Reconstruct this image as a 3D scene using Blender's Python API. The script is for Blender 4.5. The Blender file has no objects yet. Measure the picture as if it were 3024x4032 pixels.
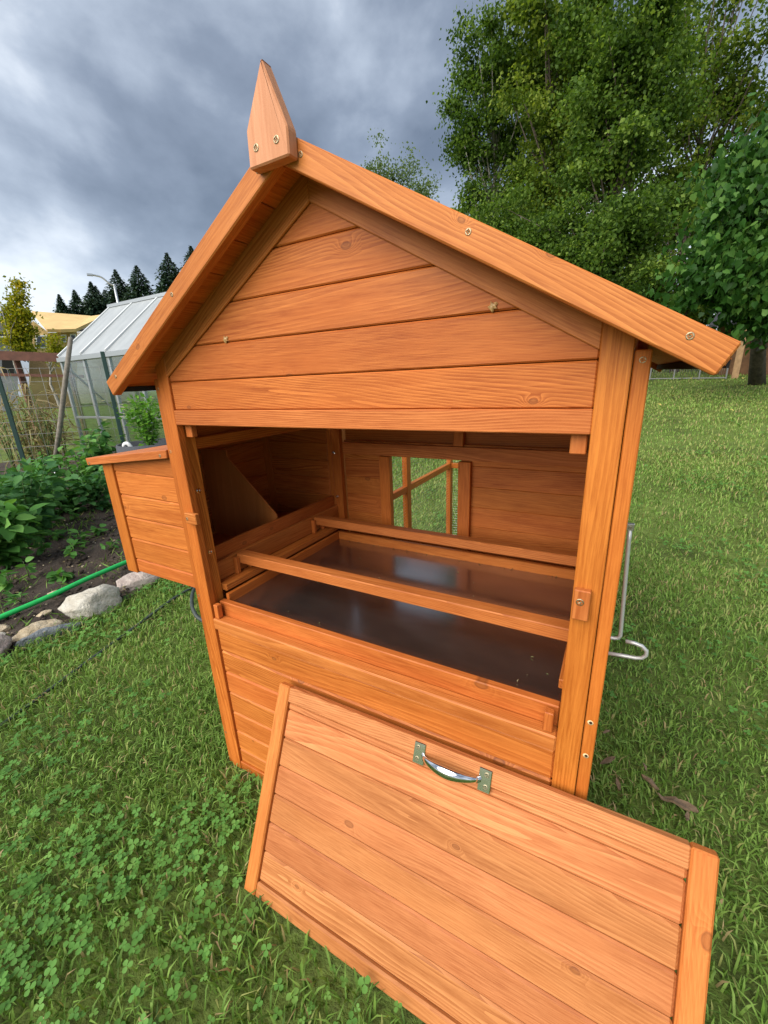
import bpy, bmesh, math, random
import numpy as np
from mathutils import Vector, Matrix
R = math.radians
random.seed(7); rng = np.random.default_rng(7)
scene = bpy.context.scene
col = scene.collection

# ------------------------------------------------------------------ camera
CAM = np.array([0.9726, -0.6307, 1.1489]); FPX = 1626.84; CX, CY = 1512.0, 2016.0
YAW, PITCH, ROLL = R(29.64), R(-17.70), R(-2.39)
_f = np.array([-math.sin(YAW)*math.cos(PITCH), math.cos(YAW)*math.cos(PITCH), math.sin(PITCH)])
_r = np.array([math.cos(YAW), math.sin(YAW), 0.0]); _u = np.cross(_r, _f)
_r, _u = math.cos(ROLL)*_r+math.sin(ROLL)*_u, -math.sin(ROLL)*_r+math.cos(ROLL)*_u
cd = bpy.data.cameras.new('camera'); cam = bpy.data.objects.new('camera', cd); col.objects.link(cam)
cd.sensor_fit = 'VERTICAL'; cd.sensor_height = 36.0; cd.sensor_width = 27.0
cd.lens = FPX/4032*36.0; cd.clip_start = 0.02; cd.clip_end = 2000
cam.matrix_world = Matrix(((_r[0], _u[0], -_f[0], CAM[0]), (_r[1], _u[1], -_f[1], CAM[1]), (_r[2], _u[2], -_f[2], CAM[2]), (0, 0, 0, 1)))
scene.camera = cam
def at(u, v, d):
    """a point seen in that direction, d metres away over the ground"""
    q = _r*(u-CX)/FPX - _u*(v-CY)/FPX + _f
    return Vector(CAM + q*d/math.hypot(q[0], q[1]))
def mpp(p):
    return float((np.array(p)-CAM) @ _f)/FPX

# ------------------------------------------------------------------ world, sun, exposure
SUN_EL, SUN_AZ = R(39), R(193)            # azimuth clockwise from +y
world = bpy.data.worlds.new('World'); scene.world = world; world.use_nodes = True
wn = world.node_tree.nodes; wl = world.node_tree.links
for n in list(wn): wn.remove(n)
def N(nodes, t, **k):
    n = nodes.new(t)
    for a, b in k.items(): setattr(n, a, b)
    return n
wo = N(wn, 'ShaderNodeOutputWorld'); bg = N(wn, 'ShaderNodeBackground'); bg.inputs[1].default_value = 0.1
sky = N(wn, 'ShaderNodeTexSky', sky_type='NISHITA', sun_disc=False, sun_elevation=SUN_EL, sun_rotation=SUN_AZ)
tc = N(wn, 'ShaderNodeTexCoord'); sp = N(wn, 'ShaderNodeSeparateXYZ'); wl.new(tc.outputs['Generated'], sp.inputs[0])
def wm(op, a, b=None, c=None):
    n = N(wn, 'ShaderNodeMath', operation=op)
    for i, x in enumerate((a, b, c)):
        if x is None: continue
        if isinstance(x, (int, float)): n.inputs[i].default_value = x
        else: wl.new(x, n.inputs[i])
    return n.outputs[0]
cb = N(wn, 'ShaderNodeMapping'); wl.new(tc.outputs['Generated'], cb.inputs[0]); cb.inputs['Scale'].default_value = (1.0, 1.0, 1.5); cb.inputs['Location'].default_value = (2.0, 3.0, 1.3)
n1 = N(wn, 'ShaderNodeTexNoise'); n1.inputs['Scale'].default_value = 2.3; n1.inputs['Detail'].default_value = 8; n1.inputs['Roughness'].default_value = 0.52; n1.inputs['Distortion'].default_value = 0.15
wl.new(cb.outputs[0], n1.inputs['Vector'])
n2 = N(wn, 'ShaderNodeTexNoise'); n2.inputs['Scale'].default_value = 1.5; n2.inputs['Detail'].default_value = 3
wl.new(cb.outputs[0], n2.inputs['Vector'])
cl = wm('ADD', wm('MULTIPLY', n1.outputs[0], 0.62), wm('MULTIPLY', n2.outputs[0], 0.38))
ramp = N(wn, 'ShaderNodeValToRGB'); wl.new(cl, ramp.inputs[0])
el = ramp.color_ramp.elements
el[0].position = 0.38; el[0].color = (0.50, 0.61, 0.80, 1)
el[1].position = 0.575; el[1].color = (3.0, 3.2, 3.45, 1)
e = el.new(0.45); e.color = (0.88, 1.04, 1.31, 1)
e = el.new(0.51); e.color = (1.6, 1.82, 2.15, 1)
mx = N(wn, 'ShaderNodeMixRGB'); mx.inputs[0].default_value = 0.9
wl.new(sky.outputs[0], mx.inputs[1]); wl.new(ramp.outputs[0], mx.inputs[2])
wl.new(mx.outputs[0], bg.inputs[0]); wl.new(bg.outputs[0], wo.inputs[0])
sd = bpy.data.lights.new('sun', 'SUN'); sd.energy = 1.8; sd.angle = R(62); sd.color = (1.0, 0.945, 0.85)
sun = bpy.data.objects.new('sun', sd); col.objects.link(sun)
sdir = Vector((math.sin(SUN_AZ)*math.cos(SUN_EL), math.cos(SUN_AZ)*math.cos(SUN_EL), math.sin(SUN_EL)))
sun.rotation_euler = (-sdir).to_track_quat('-Z', 'Y').to_euler(); sun.location = (0, -3, 6)
vs = scene.view_settings
vs.view_transform = 'Standard'; vs.look = 'None'; vs.gamma = 1.0; vs.use_curve_mapping = False; vs.exposure = 1.7
scene.cycles.use_denoising = True; scene.cycles.max_bounces = 14; scene.cycles.diffuse_bounces = 8

# ------------------------------------------------------------------ materials
class NT:
    def __init__(s, name):
        s.m = bpy.data.materials.new(name); s.m.use_nodes = True
        s.n = s.m.node_tree.nodes; s.l = s.m.node_tree.links
        s.b = s.n['Principled BSDF']; s.out = s.n['Material Output']
    def new(s, t, **k): return N(s.n, t, **k)
    def link(s, a, b): s.l.new(a, b)
    def math(s, op, a, b=None, c=None, clamp=False):
        n = s.new('ShaderNodeMath', operation=op); n.use_clamp = clamp
        for i, x in enumerate((a, b, c)):
            if x is None: continue
            if isinstance(x, (int, float)): n.inputs[i].default_value = x
            else: s.link(x, n.inputs[i])
        return n.outputs[0]
    def noise(s, vec, scale, detail=3, rough=.5, dist=0.0):
        n = s.new('ShaderNodeTexNoise'); n.inputs['Scale'].default_value = scale; n.inputs['Detail'].default_value = detail
        n.inputs['Roughness'].default_value = rough; n.inputs['Distortion'].default_value = dist
        if vec is not None: s.link(vec, n.inputs['Vector'])
        return n.outputs['Fac']
    def ramp(s, fac, stops):
        n = s.new('ShaderNodeValToRGB'); s.link(fac, n.inputs[0]); e = n.color_ramp.elements
        while len(e) < len(stops): e.new(.5)
        for i, (p, c) in enumerate(stops): e[i].position = p; e[i].color = (*c, 1)
        return n.outputs[0]
    def mix(s, f, a, b, mode='MIX'):
        n = s.new('ShaderNodeMixRGB', blend_type=mode)
        for i, x in enumerate((f, a, b)):
            if isinstance(x, (int, float)): n.inputs[i].default_value = x
            elif isinstance(x, tuple): n.inputs[i].default_value = (*x, 1)
            else: s.link(x, n.inputs[i])
        return n.outputs[0]
    def obj(s): return s.new('ShaderNodeTexCoord').outputs['Object']
    def mapping(s, vec, scale=(1, 1, 1), rot=(0, 0, 0), loc=None):
        n = s.new('ShaderNodeMapping'); s.link(vec, n.inputs[0]); n.inputs['Scale'].default_value = scale; n.inputs['Rotation'].default_value = rot
        if loc is not None:
            if isinstance(loc, tuple): n.inputs['Location'].default_value = loc
            else: s.link(loc, n.inputs['Location'])
        return n.outputs[0]
    def bump(s, h, strength=.2, dist=.001):
        n = s.new('ShaderNodeBump'); n.inputs['Strength'].default_value = strength; n.inputs['Distance'].default_value = dist
        s.link(h, n.inputs['Height']); s.link(n.outputs[0], s.b.inputs['Normal'])
    def rough(s, v): s.b.inputs['Roughness'].default_value = v

def wood(name, light, dark, tint, knots=.86, rings=230, rough=.5):
    """stained softwood; grain runs along local X, each board cut from its own place in the log"""
    t = NT(name); o = t.obj(); info = t.new('ShaderNodeObjectInfo'); rnd = info.outputs['Random']
    off = t.new('ShaderNodeCombineXYZ')
    t.link(t.math('MULTIPLY', rnd, 37.0), off.inputs[0]); t.link(t.math('MULTIPLY', rnd, 11.0), off.inputs[1]); t.link(t.math('MULTIPLY', rnd, 23.0), off.inputs[2])
    va = t.new('ShaderNodeVectorMath', operation='ADD'); t.link(o, va.inputs[0]); t.link(off.outputs[0], va.inputs[1]); p = va.outputs[0]
    # knots
    vk = t.new('ShaderNodeTexVoronoi'); vk.inputs['Scale'].default_value = 1.0; vk.inputs['Randomness'].default_value = 1.0
    vk.voronoi_dimensions = '2D'; t.link(t.mapping(p, (8.0, 14, 1.0)), vk.inputs['Vector'])
    kd = vk.outputs['Distance']; sepc = t.new('ShaderNodeSeparateColor'); t.link(vk.outputs['Color'], sepc.inputs[0])
    has = t.math('GREATER_THAN', sepc.outputs[0], knots); kd0 = kd; kd = t.math('MULTIPLY', kd, t.math('ADD', .75, t.math('MULTIPLY', sepc.outputs[1], 1.6)))
    kwarp = t.math('MULTIPLY', t.math('POWER', 2.718, t.math('MULTIPLY', t.math('MULTIPLY', kd, kd), -30.0)), has)
    kmask = t.math('MULTIPLY', t.math('MULTIPLY', t.math('SUBTRACT', .085, kd), 30.0, clamp=True), has, clamp=True)
    # growth rings around a pith that lies below the board and leans a little
    lf = t.noise(t.mapping(p, (1.3, 7, 7)), 1.0, 2)
    lf2 = t.noise(t.mapping(p, (3.5, 30, 30)), 1.0, 3)
    s = t.new('ShaderNodeSeparateXYZ'); t.link(o, s.inputs[0])
    lean = t.math('MULTIPLY', t.math('SUBTRACT', rnd, .5), .22)
    yy = t.math('ADD', t.math('ADD', s.outputs[1], t.math('MULTIPLY', s.outputs[0], lean)), t.math('MULTIPLY', t.math('SUBTRACT', t.math('FRACT', t.math('MULTIPLY', rnd, 7.13)), .5), .10))
    yy = t.math('ADD', yy, t.math('MULTIPLY', t.math('SUBTRACT', lf, .5), .085))
    zz_ = t.math('ADD', s.outputs[2], t.math('ADD', .012, t.math('MULTIPLY', t.math('FRACT', t.math('MULTIPLY', rnd, 3.7)), .05)))
    rad = t.math('SQRT', t.math('ADD', t.math('MULTIPLY', yy, yy), t.math('MULTIPLY', zz_, zz_)))
    ph = t.math('ADD', t.math('MULTIPLY', rad, rings), t.math('MULTIPLY', kwarp, 4.2))
    ph = t.math('ADD', ph, t.math('MULTIPLY', lf2, 1.1))
    saw = t.math('POWER', t.math('FRACT', ph), 1.7)
    fib = t.noise(t.mapping(p, (15, 300, 300)), 1.0, 5, .68)
    blot = t.noise(t.mapping(p, (5, 16, 16)), 1.0, 4, .6)
    fig = t.math('ADD', .10, t.math('MULTIPLY', t.math('POWER', t.math('FRACT', t.math('MULTIPLY', rnd, 17.3)), 2.0), .32))
    g = t.math('ADD', t.math('MULTIPLY', t.math('SUBTRACT', saw, .18), fig), t.math('ADD', t.math('MULTIPLY', fib, .74), t.math('MULTIPLY', lf2, .22)))
    c = t.ramp(g, [(.36, dark), (.54, tuple((a*.45+b*.55) for a, b in zip(dark, light))), (.72, light)])
    c = t.mix(t.math('MULTIPLY', t.math('SUBTRACT', blot, .42, clamp=True), 2.1, clamp=True), c, tint)
    hs = t.new('ShaderNodeHueSaturation'); t.link(c, hs.inputs['Color'])
    t.link(t.math('ADD', .4965, t.math('MULTIPLY', t.math('FRACT', t.math('MULTIPLY', rnd, 5.3)), .007)), hs.inputs['Hue'])
    t.link(t.math('ADD', .90, t.math('MULTIPLY', t.math('FRACT', t.math('MULTIPLY', rnd, 9.1)), .17)), hs.inputs['Value'])
    st_ = t.noise(t.mapping(p, (2.2, 7, 7)), 1.0, 3, .55)
    c = t.mix(1.0, hs.outputs[0], t.ramp(st_, [(.3, (.80, .76, .70)), (.68, (1.06, 1.09, 1.12))]), 'MULTIPLY')
    ring = t.math('MULTIPLY', t.math('MULTIPLY', t.math('SUBTRACT', 1.0, t.math('ABSOLUTE', t.math('MULTIPLY', t.math('SUBTRACT', kd, .080), 34.0)), clamp=True), has), .6)
    c = t.mix(t.math('MULTIPLY', kmask, .5), c, (.20, .062, .017))
    c = t.mix(ring, c, (.12, .032, .009))
    t.link(c, t.b.inputs['Base Color'])
    t.link(t.math('ADD', rough-.08, t.math('MULTIPLY', blot, .2)), t.b.inputs['Roughness'])
    t.b.inputs['Specular IOR Level'].default_value = .25
    t.bump(t.math('ADD', t.math('MULTIPLY', fib, .7), t.math('MULTIPLY', saw, .35)), .28, .0008)
    return t.m
def plain(name, c, rough=.5, metal=0.0, var=0.0, scale=20, spec=.5):
    t = NT(name); t.rough(rough); t.b.inputs['Metallic'].default_value = metal; t.b.inputs['Specular IOR Level'].default_value = spec
    if var:
        f = t.noise(t.obj(), scale, 5, .6)
        t.link(t.ramp(f, [(.3, tuple(x*(1-var) for x in c)), (.7, tuple(min(1, x*(1+var)) for x in c))]), t.b.inputs['Base Color'])
    else: t.b.inputs['Base Color'].default_value = (*c, 1)
    return t.m
def leafmat(name, stops, trans=.35, rough=.5):
    t = NT(name); a = t.new('ShaderNodeAttribute'); a.attribute_name = 'tint'
    c = t.ramp(a.outputs['Fac'], stops); t.link(c, t.b.inputs['Base Color']); t.rough(rough); t.b.inputs['Specular IOR Level'].default_value = .14
    tr = t.new('ShaderNodeBsdfTranslucent'); t.link(t.mix(1.0, c, (1.25, 1.25, .6), 'MULTIPLY'), tr.inputs[0])
    m = t.new('ShaderNodeMixShader'); m.inputs[0].default_value = trans
    t.link(t.b.outputs[0], m.inputs[1]); t.link(tr.outputs[0], m.inputs[2]); t.link(m.outputs[0], t.out.inputs[0])
    return t.m
M = {}
M['plank'] = wood('stained_plank', (.63, .205, .044), (.35, .084, .013), (.48, .127, .021))
M['stile'] = wood('stained_stile', (.61, .197, .034), (.35, .085, .010), (.48, .131, .018), knots=.9, rings=300)
M['trim'] = wood('stained_trim', (.63, .216, .056), (.36, .092, .017), (.49, .141, .029), knots=.93, rings=280)
M['hplank'] = wood('hatch_plank', (.62, .252, .092), (.35, .110, .031), (.48, .165, .050), knots=.84, rings=250)  # hatch wood toned paler than the coop's, partly glare put into the colour
M['hstile'] = wood('hatch_frame', (.60, .212, .052), (.35, .094, .017), (.48, .144, .029), knots=.93, rings=300)
M['ply'] = wood('stained_plywood', (.60, .215, .060), (.50, .165, .042), (.54, .18, .048), knots=1.1, rings=30)
M['pale'] = wood('pale_finial_wood', (.60, .29, .15), (.46, .19, .085), (.52, .23, .11), knots=1.1, rings=90)
M['screw'] = plain('yellow_zinc', (.34, .29, .19), .45, 1.0, .3, 300)
M['chrome'] = plain('chrome', (.72, .73, .74), .08, 1.0)
M['zinc'] = plain('galvanised_steel', (.56, .57, .58), .36, 1.0, .12, 60)
M['rod'] = plain('pale_zinc_rod', (.62, .62, .62), .45, .5)
M['felt'] = plain('black_roof_felt', (.018, .018, .019), .9, 0, .4, 200)
t = NT('tray_sheet'); f = t.noise(t.mapping(t.obj(), (6, 14, 6)), 1.0, 5, .6)
t.link(t.ramp(f, [(.3, (.36, .32, .30)), (.7, (.46, .42, .395))]), t.b.inputs['Base Color'])
t.link(t.math('ADD', .10, t.math('MULTIPLY', f, .18)), t.b.inputs['Roughness']); t.b.inputs['Metallic'].default_value = .96
M['pan'] = t.m
M['resin'] = plain('dried_resin', (.44, .26, .10), .35, 0, .3, 300)
M['hole'] = plain('raw_wood_hole', (.75, .55, .30), .7)
M['holedark'] = plain('drilled_hole', (.03, .015, .008), .9)
M['bark'] = plain('bark', (.085, .065, .05), .9, 0, .5, 14)
M['palebark'] = plain('pale_bark', (.27, .25, .22), .85, 0, .45, 10)
M['stem'] = plain('green_stem', (.09, .15, .04), .6, 0, .3, 30)
G = lambda a, b, c: [(0.0, a), (.55, b), (1.0, c)]
M['grass'] = leafmat('grass_blades', [(0.0, (.060, .112, .020)), (.42, (.124, .230, .038)), (.80, (.245, .38, .085)), (.90, (.33, .29, .12)), (1.0, (.40, .29, .16))], .25, .5)
M['clover'] = leafmat('clover_leaves', G((.065, .165, .034), (.11, .26, .052), (.18, .35, .08)), .25, .55)
M['tree_dark'] = leafmat('alder_leaves', G((.026, .060, .010), (.090, .165, .024), (.25, .355, .070)), .48)
M['tree_yel'] = leafmat('cottonwood_leaves', G((.036, .072, .010), (.122, .190, .024), (.29, .355, .058)), .48)
M['tree_far'] = leafmat('far_poplar_leaves', G((.08, .13, .05), (.13, .19, .07), (.19, .25, .10)), .4)
M['catalpa'] = leafmat('catalpa_leaves', G((.016, .052, .009), (.038, .110, .018), (.15, .28, .060)), .35, .42)
M['conifer'] = leafmat('conifer_needles', G((.014, .034, .022), (.028, .056, .036), (.06, .095, .058)), .15)
M['columnar'] = leafmat('yellowing_leaves', G((.12, .16, .012), (.30, .30, .018), (.52, .38, .028)), .4)
M['veg'] = leafmat('vegetable_leaves', G((.045, .13, .028), (.09, .24, .05), (.19, .38, .09)), .35, .5)
M['vegdark'] = leafmat('bush_leaves', G((.035, .11, .036), (.065, .18, .055), (.13, .29, .08)), .3, .5)
M['dry'] = leafmat('dry_stalks', G((.20, .16, .085), (.34, .27, .15), (.26, .28, .11)), .3, .7)
M['basil'] = leafmat('potted_plant_leaves', G((.06, .17, .025), (.12, .30, .04), (.24, .44, .08)), .4)
M['flower'] = plain('cream_flower', (.85, .82, .5), .6)
M['fallen'] = plain('fallen_yellow_leaf', (.55, .47, .12), .7, 0, .3, 60)
M['chip'] = plain('bark_chip', (.17, .115, .07), .9, 0, .4, 80)
M['hose'] = plain('green_hose', (.012, .42, .085), .4, 0, .12, 40)
M['drip'] = plain('black_hose', (.035, .047, .043), .6, 0, .2, 60)
M['bagfab'] = plain('grey_fabric_bag', (.055, .06, .072), .9, 0, .3, 90)
M['whiteplastic'] = plain('white_plastic', (.8, .8, .8), .4)
M['wire'] = plain('dull_wire', (.20, .20, .20), .6)
M['tpost'] = plain('green_steel_post', (.012, .045, .038), .6)
M['alu'] = plain('aluminium', (.52, .54, .56), .42, .9)
M['paleframe'] = plain('pale_anodised_bar', (.55, .57, .58), .5)
M['weathered'] = plain('weathered_pole', (.20, .175, .145), .85, 0, .35, 25)
M['brownfence'] = plain('brown_fence_paint', (.12, .047, .032), .8, 0, .25, 8)
M['osb'] = plain('sheathing_board', (.66, .46, .20), .8, 0, .16, 1.2)
M['osbroof'] = plain('roof_sheathing', (.62, .43, .185), .8, 0, .12, .9)
M['greywall'] = plain('grey_siding', (.27, .275, .29), .8, 0, .1, 3)
M['cream'] = plain('cream_siding', (.52, .47, .38), .8, 0, .1, 3)
M['darkroof'] = plain('dark_shingles', (.04, .042, .05), .9, 0, .3, 4)
M['white'] = plain('white_trim', (.78, .78, .78), .6)
M['glass'] = plain('window_glass', (.05, .06, .08), .08)
M['dark'] = plain('dark_opening', (.02, .018, .016), .9)
M['shed'] = plain('brown_shed_wall', (.13, .062, .026), .85, 0, .35, 5)
M['postwood'] = plain('raw_post', (.36, .22, .11), .8, 0, .25, 12)
t = NT('twinwall_panel'); f = t.noise(t.mapping(t.obj(), (1, 3, 1)), 3.0, 3)
t.link(t.ramp(f, [(.3, (.27, .29, .30)), (.7, (.34, .36, .37))]), t.b.inputs['Base Color']); t.rough(.35)
M['twinwall'] = t.m
t = NT('clear_panel'); t.b.inputs['Base Color'].default_value = (.9, .95, .95, 1); t.rough(.1)
tr = t.new('ShaderNodeBsdfTransparent'); tr.inputs[0].default_value = (.93, .96, .96, 1); m_ = t.new('ShaderNodeMixShader'); m_.inputs[0].default_value = .14
gl = t.new('ShaderNodeBsdfGlossy'); gl.inputs['Roughness'].default_value = .12; gl.inputs[0].default_value = (.8, .85, .85, 1)
t.link(tr.outputs[0], m_.inputs[1]); t.link(gl.outputs[0], m_.inputs[2]); t.link(m_.outputs[0], t.out.inputs[0]); M['clear'] = t.m
# lawn sheet
t = NT('lawn_ground'); o = t.obj()
a = t.noise(o, 2.2, 6, .62); b = t.noise(o, 60, 4, .6); c3 = t.noise(o, .35, 4, .5)
c = t.ramp(a, [(.3, (.066, .088, .024)), (.5, (.112, .160, .034)), (.72, (.165, .23, .054))])
c = t.mix(t.math('MULTIPLY', t.math('SUBTRACT', c3, .5, clamp=True), 2.2, clamp=True), c, (.14, .19, .045))
c = t.mix(t.math('MULTIPLY', t.math('SUBTRACT', b, .5, clamp=True), 2.6, clamp=True), c, (.060, .055, .026))
gp = t.new('ShaderNodeSeparateXYZ'); t.link(o, gp.inputs[0])
t.link(c, t.b.inputs['Base Color']); t.rough(.9); t.b.inputs['Specular IOR Level'].default_value = .15
t.bump(b, .8, .02); M['lawn'] = t.m
t = NT('garden_soil'); o = t.obj(); a = t.noise(o, 6, 6, .65); b = t.noise(o, 90, 5, .7)
c = t.ramp(t.math('ADD', t.math('MULTIPLY', a, .5), t.math('MULTIPLY', b, .5)), [(.32, (.022, .015, .011)), (.5, (.058, .040, .029)), (.68, (.115, .085, .062))])
t.link(c, t.b.inputs['Base Color']); t.rough(.95); t.bump(b, 1.0, .02); M['soil'] = t.m
def stone(name, c1, c2, c3):
    t = NT(name); o = t.obj(); a = t.noise(o, 9, 6, .65, .6); b = t.noise(o, 45, 5, .65); w = t.noise(t.mapping(o, (1, 1, 5)), 7, 3, .5, 1.5)
    c = t.ramp(a, [(.3, c1), (.52, c2), (.72, c3)])
    c = t.mix(t.math('MULTIPLY', t.math('SUBTRACT', w, .58, clamp=True), 3.0, clamp=True), c, tuple(x*.62 for x in c1))
    t.link(c, t.b.inputs['Base Color']); t.rough(.85); t.bump(t.math('ADD', a, t.math('MULTIPLY', b, .8)), 1.0, .02); return t.m
M['stone_w'] = stone('pale_stone', (.38, .34, .27), (.52, .49, .42), (.62, .60, .54))
M['stone_p'] = stone('pinkish_stone', (.30, .23, .21), (.46, .39, .35), (.58, .53, .47))
M['stone_t'] = stone('tan_stone', (.36, .27, .16), (.50, .41, .28), (.58, .53, .43))
M['stone_g'] = stone('slate_stone', (.13, .15, .17), (.20, .22, .24), (.27, .29, .30))

# ------------------------------------------------------------------ mesh helpers
WM = {}
def place(o, Mw, parent=None):
    col.objects.link(o); WM[o.name] = Mw
    if parent is not None:
        o.parent = parent; o.matrix_parent_inverse = Matrix.Identity(4); o.matrix_basis = WM[parent.name].inverted() @ Mw
    else: o.matrix_basis = Mw
    return o
def tag(o, label=None, cat=None, group=None, kind=None):
    if label: o['label'] = label
    if cat: o['category'] = cat
    if group: o['group'] = group
    if kind: o['kind'] = kind
    return o
def empty(name, loc, label, cat, group=None, rot=None):
    o = bpy.data.objects.new(name, None); o.empty_display_size = .1
    Mw = Matrix.Translation(Vector(loc)) @ (rot.to_4x4() if rot is not None else Matrix.Identity(4))
    place(o, Mw); return tag(o, label, cat, group)
def mesh(name, v, f, mat, smooth=False):
    me = bpy.data.meshes.new(name); me.from_pydata([tuple(x) for x in v], [], f); me.materials.append(mat); me.update()
    if smooth:
        for p in me.polygons: p.use_smooth = True
    return me
def frame(origin, ex, ey):
    ex = Vector(ex).normalized(); ey = Vector(ey); ey = (ey-ex*ey.dot(ex)).normalized(); ez = ex.cross(ey)
    return Matrix(((ex.x, ey.x, ez.x, origin[0]), (ex.y, ey.y, ez.y, origin[1]), (ex.z, ey.z, ez.z, origin[2]), (0, 0, 0, 1)))
_bc = {}
def boxmesh(L, W_, T, mat, ch):
    k = (round(L, 4), round(W_, 4), round(T, 4), mat.name, ch)
    if k in _bc: return _bc[k]
    h = (L/2, W_/2, T/2); c = min(ch, min(h)*.8); v = []; idx = {}
    for sx in (-1, 1):
        for sy in (-1, 1):
            for sz in (-1, 1):
                for ax in range(3):
                    q = [sx*h[0], sy*h[1], sz*h[2]]
                    for b in range(3):
                        if b != ax: q[b] -= (sx, sy, sz)[b]*c
                    idx[sx, sy, sz, ax] = len(v); v.append(q)
    f = []
    for ax in range(3):
        b, d = [i for i in range(3) if i != ax]
        for s in (-1, 1):
            def key(p, q):
                t_ = [0, 0, 0]; t_[ax] = s; t_[b] = p; t_[d] = q; return idx[t_[0], t_[1], t_[2], ax]
            f.append([key(-1, -1), key(1, -1), key(1, 1), key(-1, 1)])
        for p in (-1, 1):
            for q in (-1, 1):
                def key2(s, a_):
                    t_ = [0, 0, 0]; t_[ax] = s; t_[b] = p; t_[d] = q; return idx[t_[0], t_[1], t_[2], a_]
                f.append([key2(-1, b), key2(1, b), key2(1, d), key2(-1, d)])
    for sx in (-1, 1):
        for sy in (-1, 1):
            for sz in (-1, 1): f.append([idx[sx, sy, sz, a_] for a_ in range(3)])
    # outward winding
    vv = [Vector(q) for q in v]; g = []
    for p in f:
        n = (vv[p[1]]-vv[p[0]]).cross(vv[p[2]]-vv[p[0]]); cen = sum((vv[i] for i in p), Vector())
        g.append(p if n.dot(cen) > 0 else p[::-1])
    _bc[k] = mesh('board', v, g, mat); return _bc[k]
def board(name, x, y, z, mat, parent, ax='x', ch=.0015):
    """axis-aligned board from (x0,x1),(y0,y1),(z0,z1); grain along ax, broad face across"""
    d = dict(x=x, y=y, z=z); s = {k: abs(d[k][1]-d[k][0]) for k in 'xyz'}; cen = Vector(((x[0]+x[1])/2, (y[0]+y[1])/2, (z[0]+z[1])/2))
    E3 = dict(x=(1, 0, 0), y=(0, 1, 0), z=(0, 0, 1)); oth = [k for k in 'xyz' if k != ax]
    oth.sort(key=lambda k: -s[k])
    o = bpy.data.objects.new(name, boxmesh(s[ax], s[oth[0]], s[oth[1]], mat, ch))
    return place(o, frame(cen, E3[ax], E3[oth[0]]), parent)
def bar(name, p0, p1, w, t_, mat, parent, side=(0, 0, 1), ch=.0015):
    p0, p1 = Vector(p0), Vector(p1)
    o = bpy.data.objects.new(name, boxmesh((p1-p0).length, w, t_, mat, ch))
    return place(o, frame((p0+p1)/2, p1-p0, side), parent)
def prism(name, pts, depth, ex, mat, parent, bev=.0012):
    """polygon pts (3D, planar) extruded by depth vector; local X along ex"""
    pts = [Vector(p) for p in pts]; depth = Vector(depth); n = depth.normalized()
    o0 = sum(pts, Vector())/len(pts)+depth/2; ey = n.cross(Vector(ex)); F = frame(o0, ex, ey); Fi = F.inverted()
    bm = bmesh.new(); a = [bm.verts.new(Fi @ p) for p in pts]; b = [bm.verts.new(Fi @ (p+depth)) for p in pts]
    bm.faces.new(a); bm.faces.new(b[::-1])
    for i in range(len(pts)):
        j = (i+1) % len(pts); bm.faces.new((a[i], b[i], b[j], a[j]))
    bmesh.ops.recalc_face_normals(bm, faces=bm.faces)
    if bev: bmesh.ops.bevel(bm, geom=list(bm.edges), offset=bev, segments=1, affect='EDGES')
    me = bpy.data.meshes.new(name); bm.to_mesh(me); bm.free(); me.materials.append(mat)
    return place(bpy.data.objects.new(name, me), F, parent)
def tube_mesh(name, pts, radii, mat, n=8, flat=None):
    pts = [Vector(p) for p in pts]; v = []; f = []; up = Vector((.13, .21, 1)).normalized(); pr = None
    for i, p in enumerate(pts):
        d = (pts[min(i+1, len(pts)-1)]-pts[max(i-1, 0)]).normalized()
        a = up.cross(d) if pr is None else pr-d*pr.dot(d)
        if a.length < 1e-4: a = Vector((1, 0, 0)).cross(d)
        a.normalize(); pr = a; b = d.cross(a); r = radii[i] if hasattr(radii, '__len__') else radii
        ra, rb = r if hasattr(r, '__len__') else (r, r)
        for k in range(n):
            an = 2*math.pi*k/n; v.append(p+a*(math.cos(an)*ra)+b*(math.sin(an)*rb))
    for i in range(len(pts)-1):
        for k in range(n): f.append((i*n+k, i*n+(k+1) % n, (i+1)*n+(k+1) % n, (i+1)*n+k))
    f.append(tuple(range(n))[::-1]); f.append(tuple((len(pts)-1)*n+k for k in range(n)))
    return mesh(name, v, f, mat, True)
def tube(name, pts, radii, mat, parent=None, n=8):
    c = Vector(pts[0]); me = tube_mesh(name, [Vector(p)-c for p in pts], radii, mat, n)
    return place(bpy.data.objects.new(name, me), Matrix.Translation(c), parent)
_sm = None
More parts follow.
